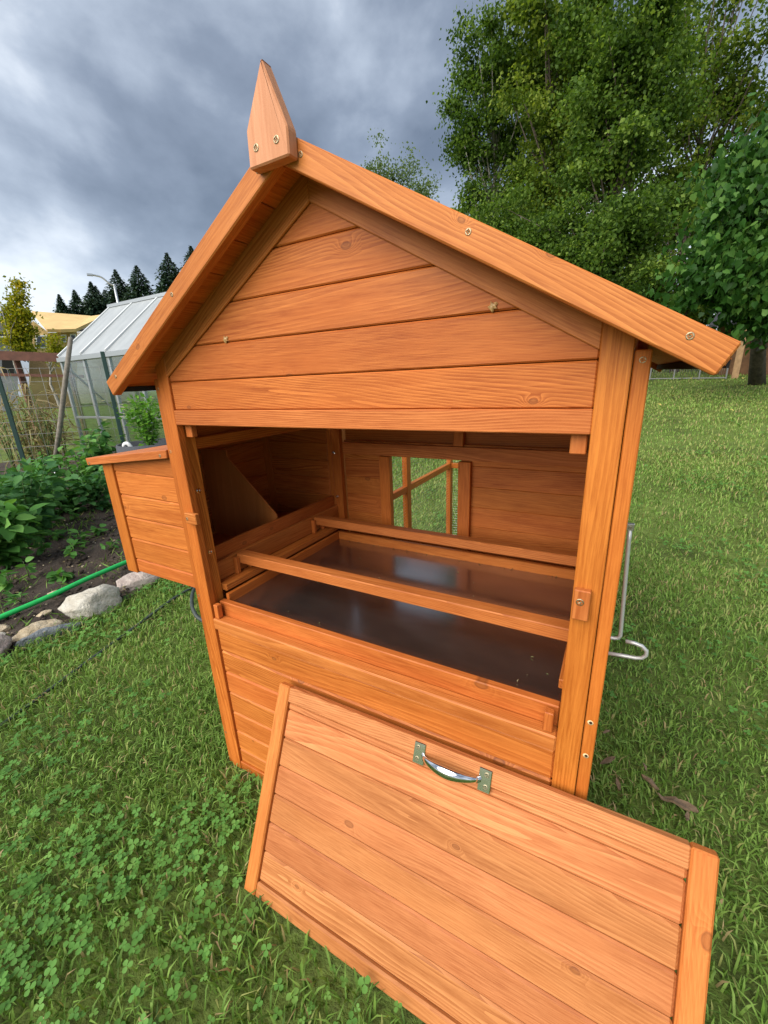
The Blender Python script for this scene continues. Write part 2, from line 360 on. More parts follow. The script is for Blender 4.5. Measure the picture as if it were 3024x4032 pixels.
def screw(p, nrm, parent, r=.0042, mat=None, name='screw'):
    """countersunk head with a cross recess"""
    global _sm
    if _sm is None:
        v = []; f = []; n = 12
        for rr, h in ((1.0, 0), (1.0, .10), (.86, .17)):
            for k in range(n): v.append((rr*math.cos(k*2*math.pi/n), rr*math.sin(k*2*math.pi/n), h))
        for ring in range(2):
            for k in range(n): f.append((ring*n+k, ring*n+(k+1) % n, (ring+1)*n+(k+1) % n, (ring+1)*n+k))
        c = len(v); v += [(0, 0, .03)] + [(.62*math.cos(R(45+90*k)), .62*math.sin(R(45+90*k)), .17) for k in range(4)]
        c2 = len(v); v += [(.2*math.cos(R(90*k)), .2*math.sin(R(90*k)), .17) for k in range(4)]
        for k in range(n):
            f.append((2*n+k, 2*n+(k+1) % n, c+1+int(((k+.5)/n*4-.0) % 4)))
        for k in range(4):
            f.append((c, c2+k, c+1+k)); f.append((c, c+1+k, c2+(k+1) % 4))
        _sm = mesh('screw', v, f, M['screw'])
    me = _sm if mat is None else mesh('bolt', *(lambda q: ([tuple(x.co) for x in q.vertices], [tuple(p_.vertices) for p_ in q.polygons]))(_sm), mat)
    nrm = Vector(nrm).normalized(); e_ = Vector((.3, .1, 1)) if abs(nrm.z) < .9 else Vector((1, .2, 0))
    F = frame(Vector(p), e_-nrm*e_.dot(nrm), nrm.cross(e_)); F = F @ Matrix.Scale(r, 4)
    return place(bpy.data.objects.new(name, me), F, parent)
def npmesh(name, V, F, tint, mat, smooth=False):
    """V (n,3), F (m,3 or 4) arrays"""
    me = bpy.data.meshes.new(name); n = F.shape[1]
    me.vertices.add(len(V)); me.vertices.foreach_set('co', np.ascontiguousarray(V, np.float32).ravel())
    me.loops.add(F.size); me.loops.foreach_set('vertex_index', np.ascontiguousarray(F, np.int32).ravel())
    me.polygons.add(len(F)); me.polygons.foreach_set('loop_start', np.arange(0, F.size, n, dtype=np.int32))
    if smooth: me.polygons.foreach_set('use_smooth', np.ones(len(F), bool))
    me.update(calc_edges=True)
    if tint is not None:
        a = me.attributes.new('tint', 'FLOAT', 'POINT'); a.data.foreach_set('value', np.ascontiguousarray(tint, np.float32))
    me.materials.append(mat); return me
LEAF = (np.array([(0, 0, 0), (-.36, .42, .10), (0, 1, 0), (.36, .42, .10), (0, .45, -.02)]), np.array([(0, 4, 1), (1, 4, 2), (2, 4, 3), (3, 4, 0)]))
LEAF2 = (np.array([(0, 0, 0), (-.34, .45, .07), (0, 1, 0), (.34, .45, .07)]), np.array([(0, 2, 1), (0, 3, 2)]))
HEART = (np.array([(0, .08, 0), (-.22, -.02, .04), (-.44, .16, .07), (-.40, .5, .05), (-.16, .8, -.02), (0, 1.1, -.12), (.16, .8, -.02), (.40, .5, .05), (.44, .16, .07), (.22, -.02, .04), (0, .5, -.03)]),
         np.array([(10, 0, 1), (10, 1, 2), (10, 2, 3), (10, 3, 4), (10, 4, 5), (10, 5, 6), (10, 6, 7), (10, 7, 8), (10, 8, 9), (10, 9, 0)]))
def scatter(P, D, Nn, S, shape, tint):
    """leaves at P pointing along D with normal Nn and size S"""
    D = D/np.linalg.norm(D, axis=1, keepdims=True); X = np.cross(D, Nn); X /= np.linalg.norm(X, axis=1, keepdims=True)+1e-9; Z = np.cross(X, D)
    T, F = shape; k = len(T)
    V = P[:, None, :]+S[:, None, None]*(T[None, :, 0, None]*X[:, None, :]+T[None, :, 1, None]*D[:, None, :]+T[None, :, 2, None]*Z[:, None, :])
    FF = F[None]+(np.arange(len(P))*k)[:, None, None]
    return V.reshape(-1, 3), FF.reshape(-1, 3), np.repeat(tint, k)
def unit(n):
    a = rng.normal(size=(n, 3)); return a/np.linalg.norm(a, axis=1, keepdims=True)
def vnoise(x, y, s=1.0):
    return (np.sin(1.7*s*x+.6*np.sin(2.3*s*y+1))+np.sin(2.1*s*y+1.3+.8*np.sin(1.9*s*x))+np.sin(4.3*s*x-3.1*s*y+2)*.6+np.sin(7.1*s*x+6.3*s*y)*.35)/2.95
def sstep(a, b, x):
    t_ = np.clip((x-a)/(b-a), 0, 1); return t_*t_*(3-2*t_)
def terr(x, y):
    x = np.asarray(x, float); y = np.asarray(y, float)
    h = .075*np.maximum(0, y-2.6)*sstep(-9, -3, x)
    return np.minimum(h, 1.35)
def tz(x, y): return float(terr(x, y))

# ------------------------------------------------------------------ ground
def edge_x(y):      # where the lawn meets the garden bed
    y = np.asarray(y, float); return np.interp(y, [-4, -.6, 0, .45, .8, 2.0, 4.0, 6.0], [-1.50, -1.38, -1.36, -1.38, -1.50, -2.3, -3.0, -3.4])
g = np.concatenate([np.linspace(-400, -14, 24), np.linspace(-13, 13, 105), np.linspace(14, 400, 24)]); gx, gy = np.meshgrid(g, g+2, indexing='ij')
gz = terr(gx, gy)-.012+.006*vnoise(gx, gy, 1.3)*(np.abs(gx) < 13)
n_ = len(g); ii = (np.arange(n_-1)[:, None]*n_+np.arange(n_-1)[None]).ravel()
me = npmesh('lawn', np.stack([gx, gy, gz], -1).reshape(-1, 3), np.stack([ii, ii+n_, ii+n_+1, ii+1], -1), None, M['lawn'], True)
tag(place(bpy.data.objects.new('lawn', me), Matrix.Identity(4)), kind='structure')
ys = np.linspace(-3.0, 6.0, 121); us = np.linspace(0, 1, 81)
bx = edge_x(ys)[:, None]+(-8.5-edge_x(ys)[:, None])*us[None]**1.4; by = np.repeat(ys[:, None], 81, 1)
bz = .004+.022*vnoise(bx, by, 2.6)+.014*vnoise(bx+3, by, 7.0)+.008*rng.normal(size=bx.shape)+.018; bz *= sstep(0, .05, us)[None]; bz = bz+terr(bx, by)
ii = (np.arange(120)[:, None]*81+np.arange(80)[None]).ravel()
me = npmesh('garden_soil', np.stack([bx, by, bz], -1).reshape(-1, 3), np.stack([ii, ii+1, ii+82, ii+81], -1), None, M['soil'], True)
tag(place(bpy.data.objects.new('garden_soil', me), Matrix.Identity(4)), kind='structure')
def on_lawn(x, y):
    return ~((x > .30) & (x < 1.2) & (y > -.240+.035*(x > 1.02)) & (y < .01)) & ~((x > -.02) & (x < 1.02) & (y > -.01) & (y < .72)) & (x > edge_x(y)+.03*vnoise(x, y, 9)) & (y < 26)

def grass_points(bands):
    out = []
    for r0, r1, dens in bands:
        aspan = 2.1 if r1 < 3.5 else 1.5 if r1 < 7 else 1.22
        n = int((r1*r1-r0*r0)*(aspan if r0 > .8 else math.pi)*dens); rr = np.sqrt(rng.uniform(r0*r0, r1*r1, n)); an = rng.uniform(-aspan, aspan, n) if r0 > .8 else rng.uniform(-math.pi, math.pi, n)
        a = YAW+an; x = CAM[0]-np.sin(a)*rr; y = CAM[1]+np.cos(a)*rr
        k = on_lawn(x, y); out.append(np.stack([x[k], y[k], rr[k]], 1))
    return np.concatenate(out)
P = grass_points([(0, .9, 7500), (.9, 1.6, 11500), (1.6, 3.0, 7000), (3.0, 6.0, 2400), (6.0, 12.0, 620), (12, 22, 130)])
n = len(P); d = P[:, 2]
tall = np.clip(vnoise(P[:, 0], P[:, 1], 2.1)+.25*rng.normal(size=n), -1, 1)
near_edge = np.exp(-np.abs(P[:, 0]-edge_x(P[:, 1]))/.25)
h = (.027+.013*tall+.012*rng.random(n)+.035*near_edge*rng.random(n))*(1+.05*np.maximum(0, d-3)); wdt = (.0024+.0030*rng.random(n))*(1+.22*np.maximum(0, d-1.8))
az = rng.uniform(0, 2*math.pi, n); lean = rng.uniform(.15, 1.25, n); ca, sa = np.cos(az), np.sin(az)
base = np.stack([P[:, 0], P[:, 1], terr(P[:, 0], P[:, 1])-.008], 1); dr = np.stack([ca, sa, 0*ca], 1); sd_ = np.stack([-sa, ca, 0*ca], 1)
tw = rng.uniform(-.6, .6, n)[:, None]; sd_ = sd_*np.cos(tw)+dr*np.sin(tw)
mid = base+dr*(h*.38*lean)[:, None]+np.array([0, 0, 1.])*(h*.62)[:, None]
tip = base+dr*(h*1.05*lean)[:, None]+np.array([0, 0, 1.])*(h*np.clip(1.05-.42*lean, .25, 1))[:, None]
w1 = (wdt*.5)[:, None]
V = np.stack([base-sd_*w1, base+sd_*w1, mid+sd_*w1*.95, mid-sd_*w1*.95, tip], 1).reshape(-1, 3)
k = np.arange(n)*5; F = np.concatenate([np.stack([k, k+1, k+2], 1), np.stack([k, k+2, k+3], 1), np.stack([k+3, k+2, k+4], 1)])
tint = np.clip(.40+.15*vnoise(P[:, 0]+5, P[:, 1], 1.1)+.16*vnoise(P[:, 0]+1, P[:, 1]-2, .42)+.21*rng.normal(size=n)+.075*np.minimum(d, 5)-.05, 0, .86)  # blades lighten with camera distance, offsetting far self-shadow in their colour
dead = rng.random(n) < .04+.05*(vnoise(P[:, 0], P[:, 1]+9, 3.0) > .4)+.12*sstep(.35, .8, vnoise(P[:, 0]+3, P[:, 1]+1, 1.25)); tint[dead] = rng.uniform(.9, 1, dead.sum())
tag(place(bpy.data.objects.new('grass', npmesh('grass', V, F, np.repeat(tint, 5), M['grass'])), Matrix.Identity(4)), 'short mown lawn grass around the coop', 'grass', kind='stuff')
# clover
P = grass_points([(0, .9, 1100), (.9, 1.6, 2600), (1.6, 3.2, 1900), (3.2, 6.0, 520), (6, 9, 90)])
pk = vnoise(P[:, 0]+2, P[:, 1]-1, 1.9)+.5*vnoise(P[:, 0], P[:, 1]+4, 5.0)+.25*rng.normal(size=len(P)) > .22; P = P[pk]; n = len(P)
hh = rng.uniform(.018, .040, n); sz = rng.uniform(.0058, .0132, n)*(1+.10*np.maximum(0, P[:, 2]-2)); a0 = rng.uniform(0, 6.28, n); tl_ = unit(n)*.35+np.array([0, 0, 1.]); tl_ /= np.linalg.norm(tl_, axis=1, keepdims=True)
TRI = (np.array([(0, 0, 0), (-.42, .40, .08), (-.36, .82, .05), (0, .95, 0), (.36, .82, .05), (.42, .40, .08)]), np.array([(0, 3, 2), (0, 2, 1), (0, 5, 4), (0, 4, 3)]))
VV, FF, TT = [], [], []; o_ = 0; ct = np.clip(.45+.25*vnoise(P[:, 0], P[:, 1], 1.3)+.2*rng.normal(size=n), 0, 1)
for j in range(3):
    a = a0+j*2.094; D = np.stack([np.cos(a), np.sin(a), 0*a], 1); D = D-tl_*(D*tl_).sum(1, keepdims=True)
    v_, f_, t_ = scatter(np.stack([P[:, 0], P[:, 1], terr(P[:, 0], P[:, 1])+hh], 1), D, tl_, sz*1.15, TRI, ct); VV.append(v_); FF.append(f_+o_); TT.append(t_); o_ += len(v_)
tag(place(bpy.data.objects.new('clover', npmesh('clover', np.concatenate(VV), np.concatenate(FF), np.concatenate(TT), M['clover'])), Matrix.Identity(4)), 'patches of clover growing through the lawn', 'clover', kind='stuff')
# sparse grass and seedlings creeping over the soil
n = 15000; y = rng.uniform(-.6, 4.5, n); x = edge_x(y)-.03-rng.power(.8, n)*3.6; kp = vnoise(x+1, y, 3.0)+.4*rng.normal(size=n) > .35; x, y = x[kp], y[kp]; n = len(x)
D = unit(n); D[:, 2] = np.abs(D[:, 2])*.8+.35
v_, f_, t_ = scatter(np.stack([x, y, terr(x, y)+.012], 1), D, unit(n), rng.uniform(.03, .10, n), (LEAF2[0]*np.array([.16, 1, .3]), LEAF2[1]), np.clip(rng.normal(.45, .25, n), 0, 1))
tag(place(bpy.data.objects.new('weedy_grass', npmesh('weedy_grass', v_, f_, t_, M['grass'])), Matrix.Identity(4)), 'thin weedy grass sprouting from the garden soil', 'grass', kind='stuff')
n = 900; y = rng.uniform(-.6, 3.5, n); x = edge_x(y)-.02-rng.power(.7, n)*3.0; D = unit(n); D[:, 2] *= .3
v_, f_, t_ = scatter(np.stack([x, y, .035+0*x], 1), D, np.tile(np.array([0, .1, 1.]), (n, 1)), rng.uniform(.008, .035, n), (LEAF2[0]*np.array([.7, 1, 1.5]), LEAF2[1]), rng.random(n))
tag(place(bpy.data.objects.new('soil_litter', npmesh('soil_litter', v_, f_, t_, M['dry'])), Matrix.Identity(4)), 'dry straw bits and leaf litter on the garden soil', 'litter', kind='stuff')

# clods and pebbles
bm = bmesh.new(); bmesh.ops.create_icosphere(bm, subdivisions=1, radius=1); T_ = np.array([tuple(v.co) for v in bm.verts]); F_ = np.array([[v.index for v in f.verts] for f in bm.faces]); bm.free()
def blobs(name, n, smin, smax, mat, label, cat, flat=.6):
    y = rng.uniform(-.6, 3.2, n); x = edge_x(y)-.03-rng.power(.75, n)*2.8; S = rng.uniform(smin, smax, (n, 1))*np.exp(.35*rng.normal(size=(n, 1))); J = 1+.22*rng.normal(size=(n, len(T_), 1))
    V = np.stack([x, y, .026+.02*vnoise(x, y, 2.6)+terr(x, y)], 1)[:, None, :]+S[:, None, :]*T_[None]*J*np.concatenate([rng.uniform(.7, 1.3, (n, 1, 2)), np.full((n, 1, 1), flat)], 2)
    FF = (F_[None]+(np.arange(n)*len(T_))[:, None, None]).reshape(-1, 3)
    tag(place(bpy.data.objects.new(name, npmesh(name, V.reshape(-1, 3), FF, None, mat)), Matrix.Identity(4)), label, cat, kind='stuff')
blobs('soil_clods', 2600, .006, .018, M['soil'], 'crumbly dark clods of garden soil', 'soil')
blobs('soil_pebbles', 260, .004, .010, M['stone_t'], 'small pale pebbles scattered on the garden soil', 'pebbles')

# ------------------------------------------------------------------ chicken coop
SL = .568                                    # roof slope
coop = empty('chicken_coop', (.5, .35, 0), 'orange stained wooden chicken coop with pitched roof and open front hatch', 'chicken coop')
X0, X1, D = 0.0, 1.0, .70; SI, SO = .0585, .0204   # inner stile edge, side-panel thickness
def rtop(x): return 1.4255-SL*abs(x-.5)      # underside of the gable trim
for sgn in (0, 1):
    mx_ = lambda x: (1-x) if sgn else x
    xs = lambda a, b: (min(mx_(a), mx_(b)), max(mx_(a), mx_(b)))
    # front corner stile with a top cut to the roof slope
    za, zb = 1.1395+SL*SO+.055, 1.1395+SL*SI+.055
    prism('corner_stile', [(mx_(SO), 0, .0), (mx_(SI), 0, .0), (mx_(SI), 0, zb), (mx_(SO), 0, za)], (0, .018, 0), (0, 0, 1), M['stile'], coop)
    st = board('side_strip', xs(0, SO-.0012), (.004, .044), (.0, 1.172), M['stile'], coop, 'z')
    for z_ in ((1.150, 1.0, .60, .12) if not sgn else (1.160,)):
        screw((mx_(.0095), .0045, z_), (0, -1, 0), st)
    board('inner_post', xs(SO, .050), (.019, .052), (.56, 1.14), M['stile'], coop, 'z')
    # back corner post
    board('back_post', xs(SO, .0585), (.655, .679), (.0, 1.14), M['stile'], coop, 'z')
    board('back_post', xs(0, SO-.001), (.655, .70), (.0, 1.14), M['stile'], coop, 'z')
    # side wall planks
    zlist = [.02+.07*i for i in range(17)]
    for z_ in zlist:
        if sgn == 0 and z_ > .66 and z_ < 1.0: continue
        board('plank', xs(.004, .016), (.045, .654), (z_, min(z_+.0697, 1.188)), M['plank'], coop, 'y', .002)
    board('wall_rail', xs(.0165, .032), (.053, .654), (1.00, 1.028), M['stile'], coop, 'y')
# fixing bolts on the left inner faces
for p, nn in [((.0505, .034, .897), (1, 0, 0)), ((.0505, .036, .726), (1, 0, 0)), ((.030, .6545, .892), (0, -1, 0)), ((.030, .6545, .715), (0, -1, 0))]:
    screw(p, nn, coop, .0065, M['chrome'], 'bolt')
# header, gable planks, gable trim
board('header', (SI, 1-SI), (0.0, .018), (1.0667, 1.1009), M['trim'], coop, 'x')
for a, b in [(1.1015, 1.1625), (1.164, 1.2335), (1.235, 1.3045), (1.306, 1.3755), (1.377, 1.4475)]:
    def half(z): return min(.5-SI-.0005, max(0.004, (1.4255+.012-z)/SL))
    ha, hb = half(a), half(b)
    kz = 1.4375-SL*(.5-SI-.0005)
    pts = [(.5-ha, .005, a), (.5+ha, .005, a)]
    if a < kz < b: pts += [(.5+ha, .005, kz)]
    pts += [(.5+hb, .005, b), (.5-hb, .005, b)]
    if a < kz < b: pts += [(.5-ha, .005, kz)]
    pl = prism('plank', pts, (0, .012, 0), (1, 0, 0), M['plank'], coop, .0022)
    if abs(a-1.235) < .001:
        bm = bmesh.new(); bmesh.ops.create_icosphere(bm, subdivisions=2, radius=.0062)
        for v in bm.verts: v.co *= 1+.35*math.sin(v.co.x*900+v.co.z*700); v.co.y *= .45
        me = bpy.data.meshes.new('resin_blob'); bm.to_mesh(me); bm.free(); me.materials.append(M['resin'])
        place(bpy.data.objects.new('resin_blob', me), Matrix.Translation((.262, .0035, 1.2395)), pl)
        place(bpy.data.objects.new('resin_blob', me), Matrix.Translation((.801, .0035, 1.241)), pl)
TW = .055
for sgn in (1, -1):
    def q(x): return .5+sgn*(x)
    prism('gable_trim', [(q(.5-SI), 0.0, 1.1746), (q(0), 0.0, 1.4255), (q(0), 0.0, 1.4255+TW), (q(.5-SI), 0.0, 1.1746+TW)], (0, .0045, 0), (sgn*1, 0, -SL), M['trim'], coop)
# hatch stops, turn buttons, lower clips
for x_, z0 in ((.0625, 1.036), (.9375-.022, 1.036)):
    board('hatch_stop', (x_, x_+.022), (.0185, .034), (z0, 1.085), M['trim'], coop, 'z')
b_ = board('turn_button', (.040, .0825), (-.0125, -.0005), (.822, .850), M['trim'], coop, 'x'); screw((.049, -.0125, .835), (0, -1, 0), b_)
b_ = board('turn_button', (.9435, .9665), (-.0125, -.0005), (.788, .838), M['trim'], coop, 'z'); screw((.953, -.0125, .819), (0, -1, 0), b_, .0058)
for x_ in (.0640, .9375-.0205):
    board('hatch_clip', (x_, x_+.016), (.0035, .0185), (.5445, .585), M['plank'], coop, 'z')
for z_ in (.593, .522):
    tube('screw_hole', [(.989, .0035, z_), (.989, .006, z_)], .0046, M['hole'], coop, 12)
    tube('screw_hole', [(.9895, .0030, z_+.0008), (.9895, .006, z_+.0008)], .0026, M['holedark'], coop, 10)
# sill rail and lower front planks
board('sill_rail', (SI+.0003, 1-SI-.0003), (-.0018, .027), (.5100, .5435), M['trim'], coop, 'x', .003)
for i in range(7):
    z1 = .507-.0715*i; board('plank', (SI, 1-SI), (.006, .017), (max(z1-.0708, .03), z1), M['plank'], coop, 'x', .0042)
board('bottom_rail', (SI+.0003, 1-SI-.0003), (0.001, .018), (0.0, .030), M['stile'], coop, 'x')
# back wall with the pop hole
HX0, HX1, HZ0, HZ1 = .265, .525, .600, .884
for i in range(6):
    z0 = .5165+.0700*i; z1 = z0+.0697
    if z1 < HZ0 or z0 > HZ1-.004: board('plank', (.0590, .941), (.684, .697), (z0, z1), M['plank'], coop, 'x', .0015)
    else:
        board('plank', (.0590, HX0-.004), (.684, .697), (z0, z1), M['plank'], coop, 'x', .0015); board('plank', (HX1+.004, .941), (.684, .697), (z0, z1), M['plank'], coop, 'x', .0015)
for i in range(7):
    board('plank', (.0590, .941), (.684, .697), (.0265+.07*i, .0962+.07*i), M['plank'], coop, 'x', .0015)
board('door_jamb', (HX0-.042, HX0), (.664, .683), (.560, HZ1+.001), M['stile'], coop, 'z'); board('door_jamb', (HX1, HX1+.042), (.664, .683), (.560, HZ1-.002), M['stile'], coop, 'z')
board('plank', (HX0-.004, HX1+.004), (.684, .697), (HZ1+.001, .9362), M['plank'], coop, 'x', .0015)
board('back_rail', (.0590, .941), (.671, .6835), (HZ1+.002, .930), M['trim'], coop, 'x')
for z0 in (.9310, 1.001, 1.071, 1.141, 1.211, 1.281, 1.351):
    hw = min(.441, (1.432-z0-.034)/SL)
    board('plank', (.5-hw, .5+hw), (.6975, .7095), (z0, z0+.0697), M['plank'], coop, 'x', .0015)
board('back_mullion', (.504, .538), (.672, .6970), (.9315, 1.30), M['stile'], coop, 'z')
# roof
OV = .066
ex_l = Vector((1, 0, SL)).normalized()
for sgn in (-1, 1):
    def q(x, y, z): return (.5+sgn*(x-.5), y, z)
    # soffit panel: boards carried by the barge boards
    nrm = Vector((sgn*SL, 0, 1)).normalized()
    low = Vector(q(1.066, 0, 1.4959-SL*.566-.004)); top = Vector(q(.5, 0, 1.4959-.004))
    zoff = -.0225
    for k in range(8):
        a = low.lerp(top, k/8); b = low.lerp(top, (k+1)/8-.002)
        pts = [Vector((a.x, -.044, a.z+zoff)), Vector((b.x, -.044, b.z+zoff)), Vector((b.x, .745, b.z+zoff)), Vector((a.x, .745, a.z+zoff))]
        prism('roof_board', pts, nrm*.010, (0, 1, 0), M['plank'], coop, .001)
    a = Vector(q(1.068, 0, 1.4959-SL*.568-.0075)); b = Vector(q(.498, 0, 1.4959-.0075))
    rf = prism('roof_felt', [(a.x, -.0455, a.z+.003), (b.x, -.0455, b.z+.003), (b.x, .76, b.z+.003), (a.x, .76, a.z+.003)], nrm*.003, (0, 1, 0), M['felt'], coop, 0)
    prism('felt_drip', [(q(1.0665, 0, 0)[0], -.044, 1.168), (q(1.0665, 0, 0)[0], .75, 1.168), (q(1.0665, 0, 0)[0], .75, 1.1465), (q(1.0665, 0, 0)[0], -.044, 1.1465)], (sgn*.003, 0, 0), (0, 1, 0), M['felt'], coop, 0)
    board('eave_batten', (min(q(1.045, 0, 0)[0], q(1.066, 0, 0)[0]), max(q(1.045, 0, 0)[0], q(1.066, 0, 0)[0])), (-.044, .74), (1.1465, 1.158), M['felt'], coop, 'y')
    for yb, sg in ((-OV, 1), (.745, 1)):
        bg_ = prism('barge_board', [q(1.0728, yb, 1.1705), q(.5, yb, 1.4959), q(.5, yb, 1.4959-.0413), q(1.056, yb, 1.139)], (0, .020, 0), (sgn, 0, -SL), M['trim'], coop, .002)
        if yb < 0:
            for sx, sz in ((.541, 1.454), (.786, 1.317), (1.028, 1.180)):
                p = q(sx, -OV-.0002, sz); screw(p, (0, -1, 0), bg_, .0040)
fin = prism('finial', [(.4625, -.087, 1.447), (.5375, -.087, 1.447), (.5385, -.087, 1.479), (.505, -.087, 1.560), (.503, -.087, 1.560), (.464, -.087, 1.492)], (0, .0205, 0), (0, 0, 1), M['pale'], coop, .0022)
for x_ in (.480, .518): screw((x_, -.0873, 1.469), (0, -1, 0), fin, .0050)
# nest box
nest = board('nest_floor', (-.325, .003), (.036, .655), (.600, .618), M['plank'], coop, 'y')
board('nest_post', (-.349, -.300), (.018, .036), (.600, .956), M['stile'], nest, 'z')
board('nest_post', (-.349, -.300), (.655, .672), (.600, .956), M['stile'], nest, 'z')
zs = [.603, .648, .7175, .787, .8565, .9275, 1.0]
for i in range(6):
    z0, z1 = zs[i]+.0002, zs[i+1]-.0002; xl, xr = -.2995, -.001
    for yy_ in (.023, .656):
        if i < 5: board('plank', (xl, xr), (yy_, yy_+.012), (z0, z1), M['plank'], nest, 'x', .0036)
        else: prism('plank', [(xl, yy_, z0), (xr, yy_, z0), (xr, yy_, .9925), (xl, yy_, .961)], (0, .012, 0), (1, 0, 0), M['plank'], nest, .0015)
    board('plank', (-.345, -.333), (.037, .654), (z0, min(z1, .956)), M['plank'], nest, 'y', .0025)
lid = prism('nest_lid', [(-.397, .018, .9635), (-.001, .018, 1.0052), (-.001, .69, 1.0052), (-.397, .69, .9635)], Vector((-.105, 0, 1)).normalized()*-.012, (0, 1, 0), M['plank'], nest)
lb = prism('lid_edge_board', [(-.396, 0.0, .9635), (-.0015, 0.0, 1.0052), (-.0045, 0.0, .9835), (-.392, 0.0, .9425)], (0, .0175, 0), (1, 0, .105), M['trim'], nest, .0015)
screw((-.379, -.0002, .950), (0, -1, 0), lb); screw((-.030, -.0002, .989), (0, -1, 0), lb)
board('nest_rail', (.0165, .031), (.053, .654), (.6225, .680), M['trim'], coop, 'y')
prism('nest_divider', [(-.002, .345, .6185), (-.002, .345, .730), (-.20, .345, .915), (-.20, .345, .94), (-.331, .345, .94), (-.331, .345, .6185)], (0, .006, 0), (0, 0, 1), M['ply'], coop, 0)
board('perch_ledge', (.0312, .068), (.053, .654), (.603, .6225), M['plank'], coop, 'y')
board('perch_ledge', (.932, .968), (.053, .654), (.603, .6225), M['plank'], coop, 'y')
for y0 in (.131, .494):
    for sx in (0, 1):
        for yy_ in (y0-.014, y0+.0355):
            xa, xb = (.0312, .046) if not sx else (.954, .968)
            board('perch_bracket', (xa, xb), (yy_, yy_+.0125), (.6228, .672), M['plank'], coop, 'z')
# run behind the coop
def rp(name, x, y, z, ax): board(name, x, y, z, M['stile'], coop, ax)
for x_ in (-.005, .975):
    for y_ in (.705, 1.30, 1.96): rp('run_post', (x_, x_+.03), (y_, y_+.045), (0, .98), 'z')
    for z_ in (.03, .568, .945):
        for y0, y1 in ((.7505, 1.2995), (1.3455, 1.9595)): rp('run_rail', (x_+.002, x_+.028), (y0, y1), (z_, z_+.034), 'y')
for z_ in (.03, .568, .945): rp('run_rail', (.0255, .9745), (1.968, 1.994), (z_, z_+.034), 'x')
rp('run_rail', (.0255, .9745), (1.309, 1.335), (.945, .979), 'x')
def wiremesh(o0, ea, eb, na, nb):
    V = []; F = []; o0, ea, eb = Vector(o0), Vector(ea), Vector(eb); w = .0005
    def strip(a, b, s):
        k = len(V); nn = (b-a).normalized().cross(s)*w
        V.extend([a+s*w, b+s*w, a-s*w, b-s*w, a+nn, b+nn]); F.extend([(k, k+1, k+3, k+2), (k+2, k+3, k+5, k+4), (k+4, k+5, k+1, k)])
    for i in range(na+1): strip(o0+ea*(i/na), o0+ea*(i/na)+eb, ea.normalized())
    for i in range(nb+1): strip(o0+eb*(i/nb), o0+eb*(i/nb)+ea, eb.normalized())
    return V, F
for o0, ea, eb, na, nb in [((.012, .75, .02), (0, 1.21, 0), (0, 0, .94), 70, 54), ((.99, .75, .02), (0, 1.21, 0), (0, 0, .94), 70, 54), ((.02, 1.982, .02), (.95, 0, 0), (0, 0, .94), 54, 54)]:
    V, F = wiremesh(o0, ea, eb, na, nb); tag(place(bpy.data.objects.new('wire_mesh', mesh('wire_mesh', V, F, M['zinc'])), Matrix.Identity(4), coop), kind='stuff')
# pull rod on the right flank
rod = tube('pull_rod', [(1.0235, .40, .806), (1.0245, .40, .78), (1.036, .40, .545), (1.0365, .40, .530), (1.0335, .40, .523), (1.026, .40, .5195), (1.008, .40, .5185), (.9995, .40, .516)], .0045, M['rod'], coop, 10)
tube('rod_hook', [(1.049, .40, .5185), (1.068, .40, .5185), (1.084, .40, .5150), (1.0945, .40, .505), (1.0955, .40, .493), (1.088, .40, .4825), (1.075, .40, .4785), (1.05, .40, .4765), (.999, .40, .4715)], .0047, M['rod'], rod, 10)
bk = board('rod_bracket', (.9995, 1.031), (.394, .406), (.804, .820), M['zinc'], rod, 'x'); screw((1.0225, .3938, .8115), (0, -1, 0), bk, .004)

# ------------------------------------------------------------------ pull-out tray and perches
TX0, TX1, TYB, TZ = .080, .9525, .578, .572
tray = empty('dropping_tray', (.5, .3, .545), 'pull-out tray with dark metal sheet inside the coop', 'tray')
pan = board('metal_sheet', (TX0-.001, TX1+.001), (.046, TYB+.001), (TZ-.003, TZ), M['pan'], tray, 'x', .0003)
board('front_lip', (.0605, .9395), (.0275, .0455), (.530, .584), M['plank'], tray, 'x', .002)
board('back_lip', (TX0, TX1), (TYB, TYB+.014), (.548, .602), M['plank'], tray, 'x')
board('side_lip', (TX0-.0115, TX0), (.046, TYB+.014), (.548, .5995), M['stile'], tray, 'y'); board('side_lip', (TX1, TX1+.0115), (.046, TYB+.014), (.548, .5995), M['stile'], tray, 'y')
n = 70; x = rng.uniform(TX0+.01, TX1-.01, n); y = np.where(rng.random(n) < .55, TYB-.012*rng.random(n), rng.uniform(.06, TYB, n)); D = unit(n); D[:, 2] *= .25
v_, f_, t_ = scatter(np.stack([x, y, TZ+.0012+0*x], 1), D, np.tile(np.array([0, .1, 1.]), (n, 1)), rng.uniform(.003, .009, n), (LEAF2[0]*np.array([.5, 1, 2.5]), LEAF2[1]), rng.random(n))
tag(place(bpy.data.objects.new('bedding_crumbs', npmesh('bedding_crumbs', v_, f_, t_, M['dry'])), Matrix.Identity(4), tray), kind='stuff')
for y0, lb_ in ((.131, 'square wooden roosting bar nearest the open hatch, above the tray'), (.494, 'square wooden roosting bar further back, below the small doorway')):
    o = board('roosting_bar', (.0325, .9675), (y0, y0+.034), (.651, .6800), M['trim'], None, 'x', .002); tag(o, lb_, 'perch', 'roosting bars in the coop')

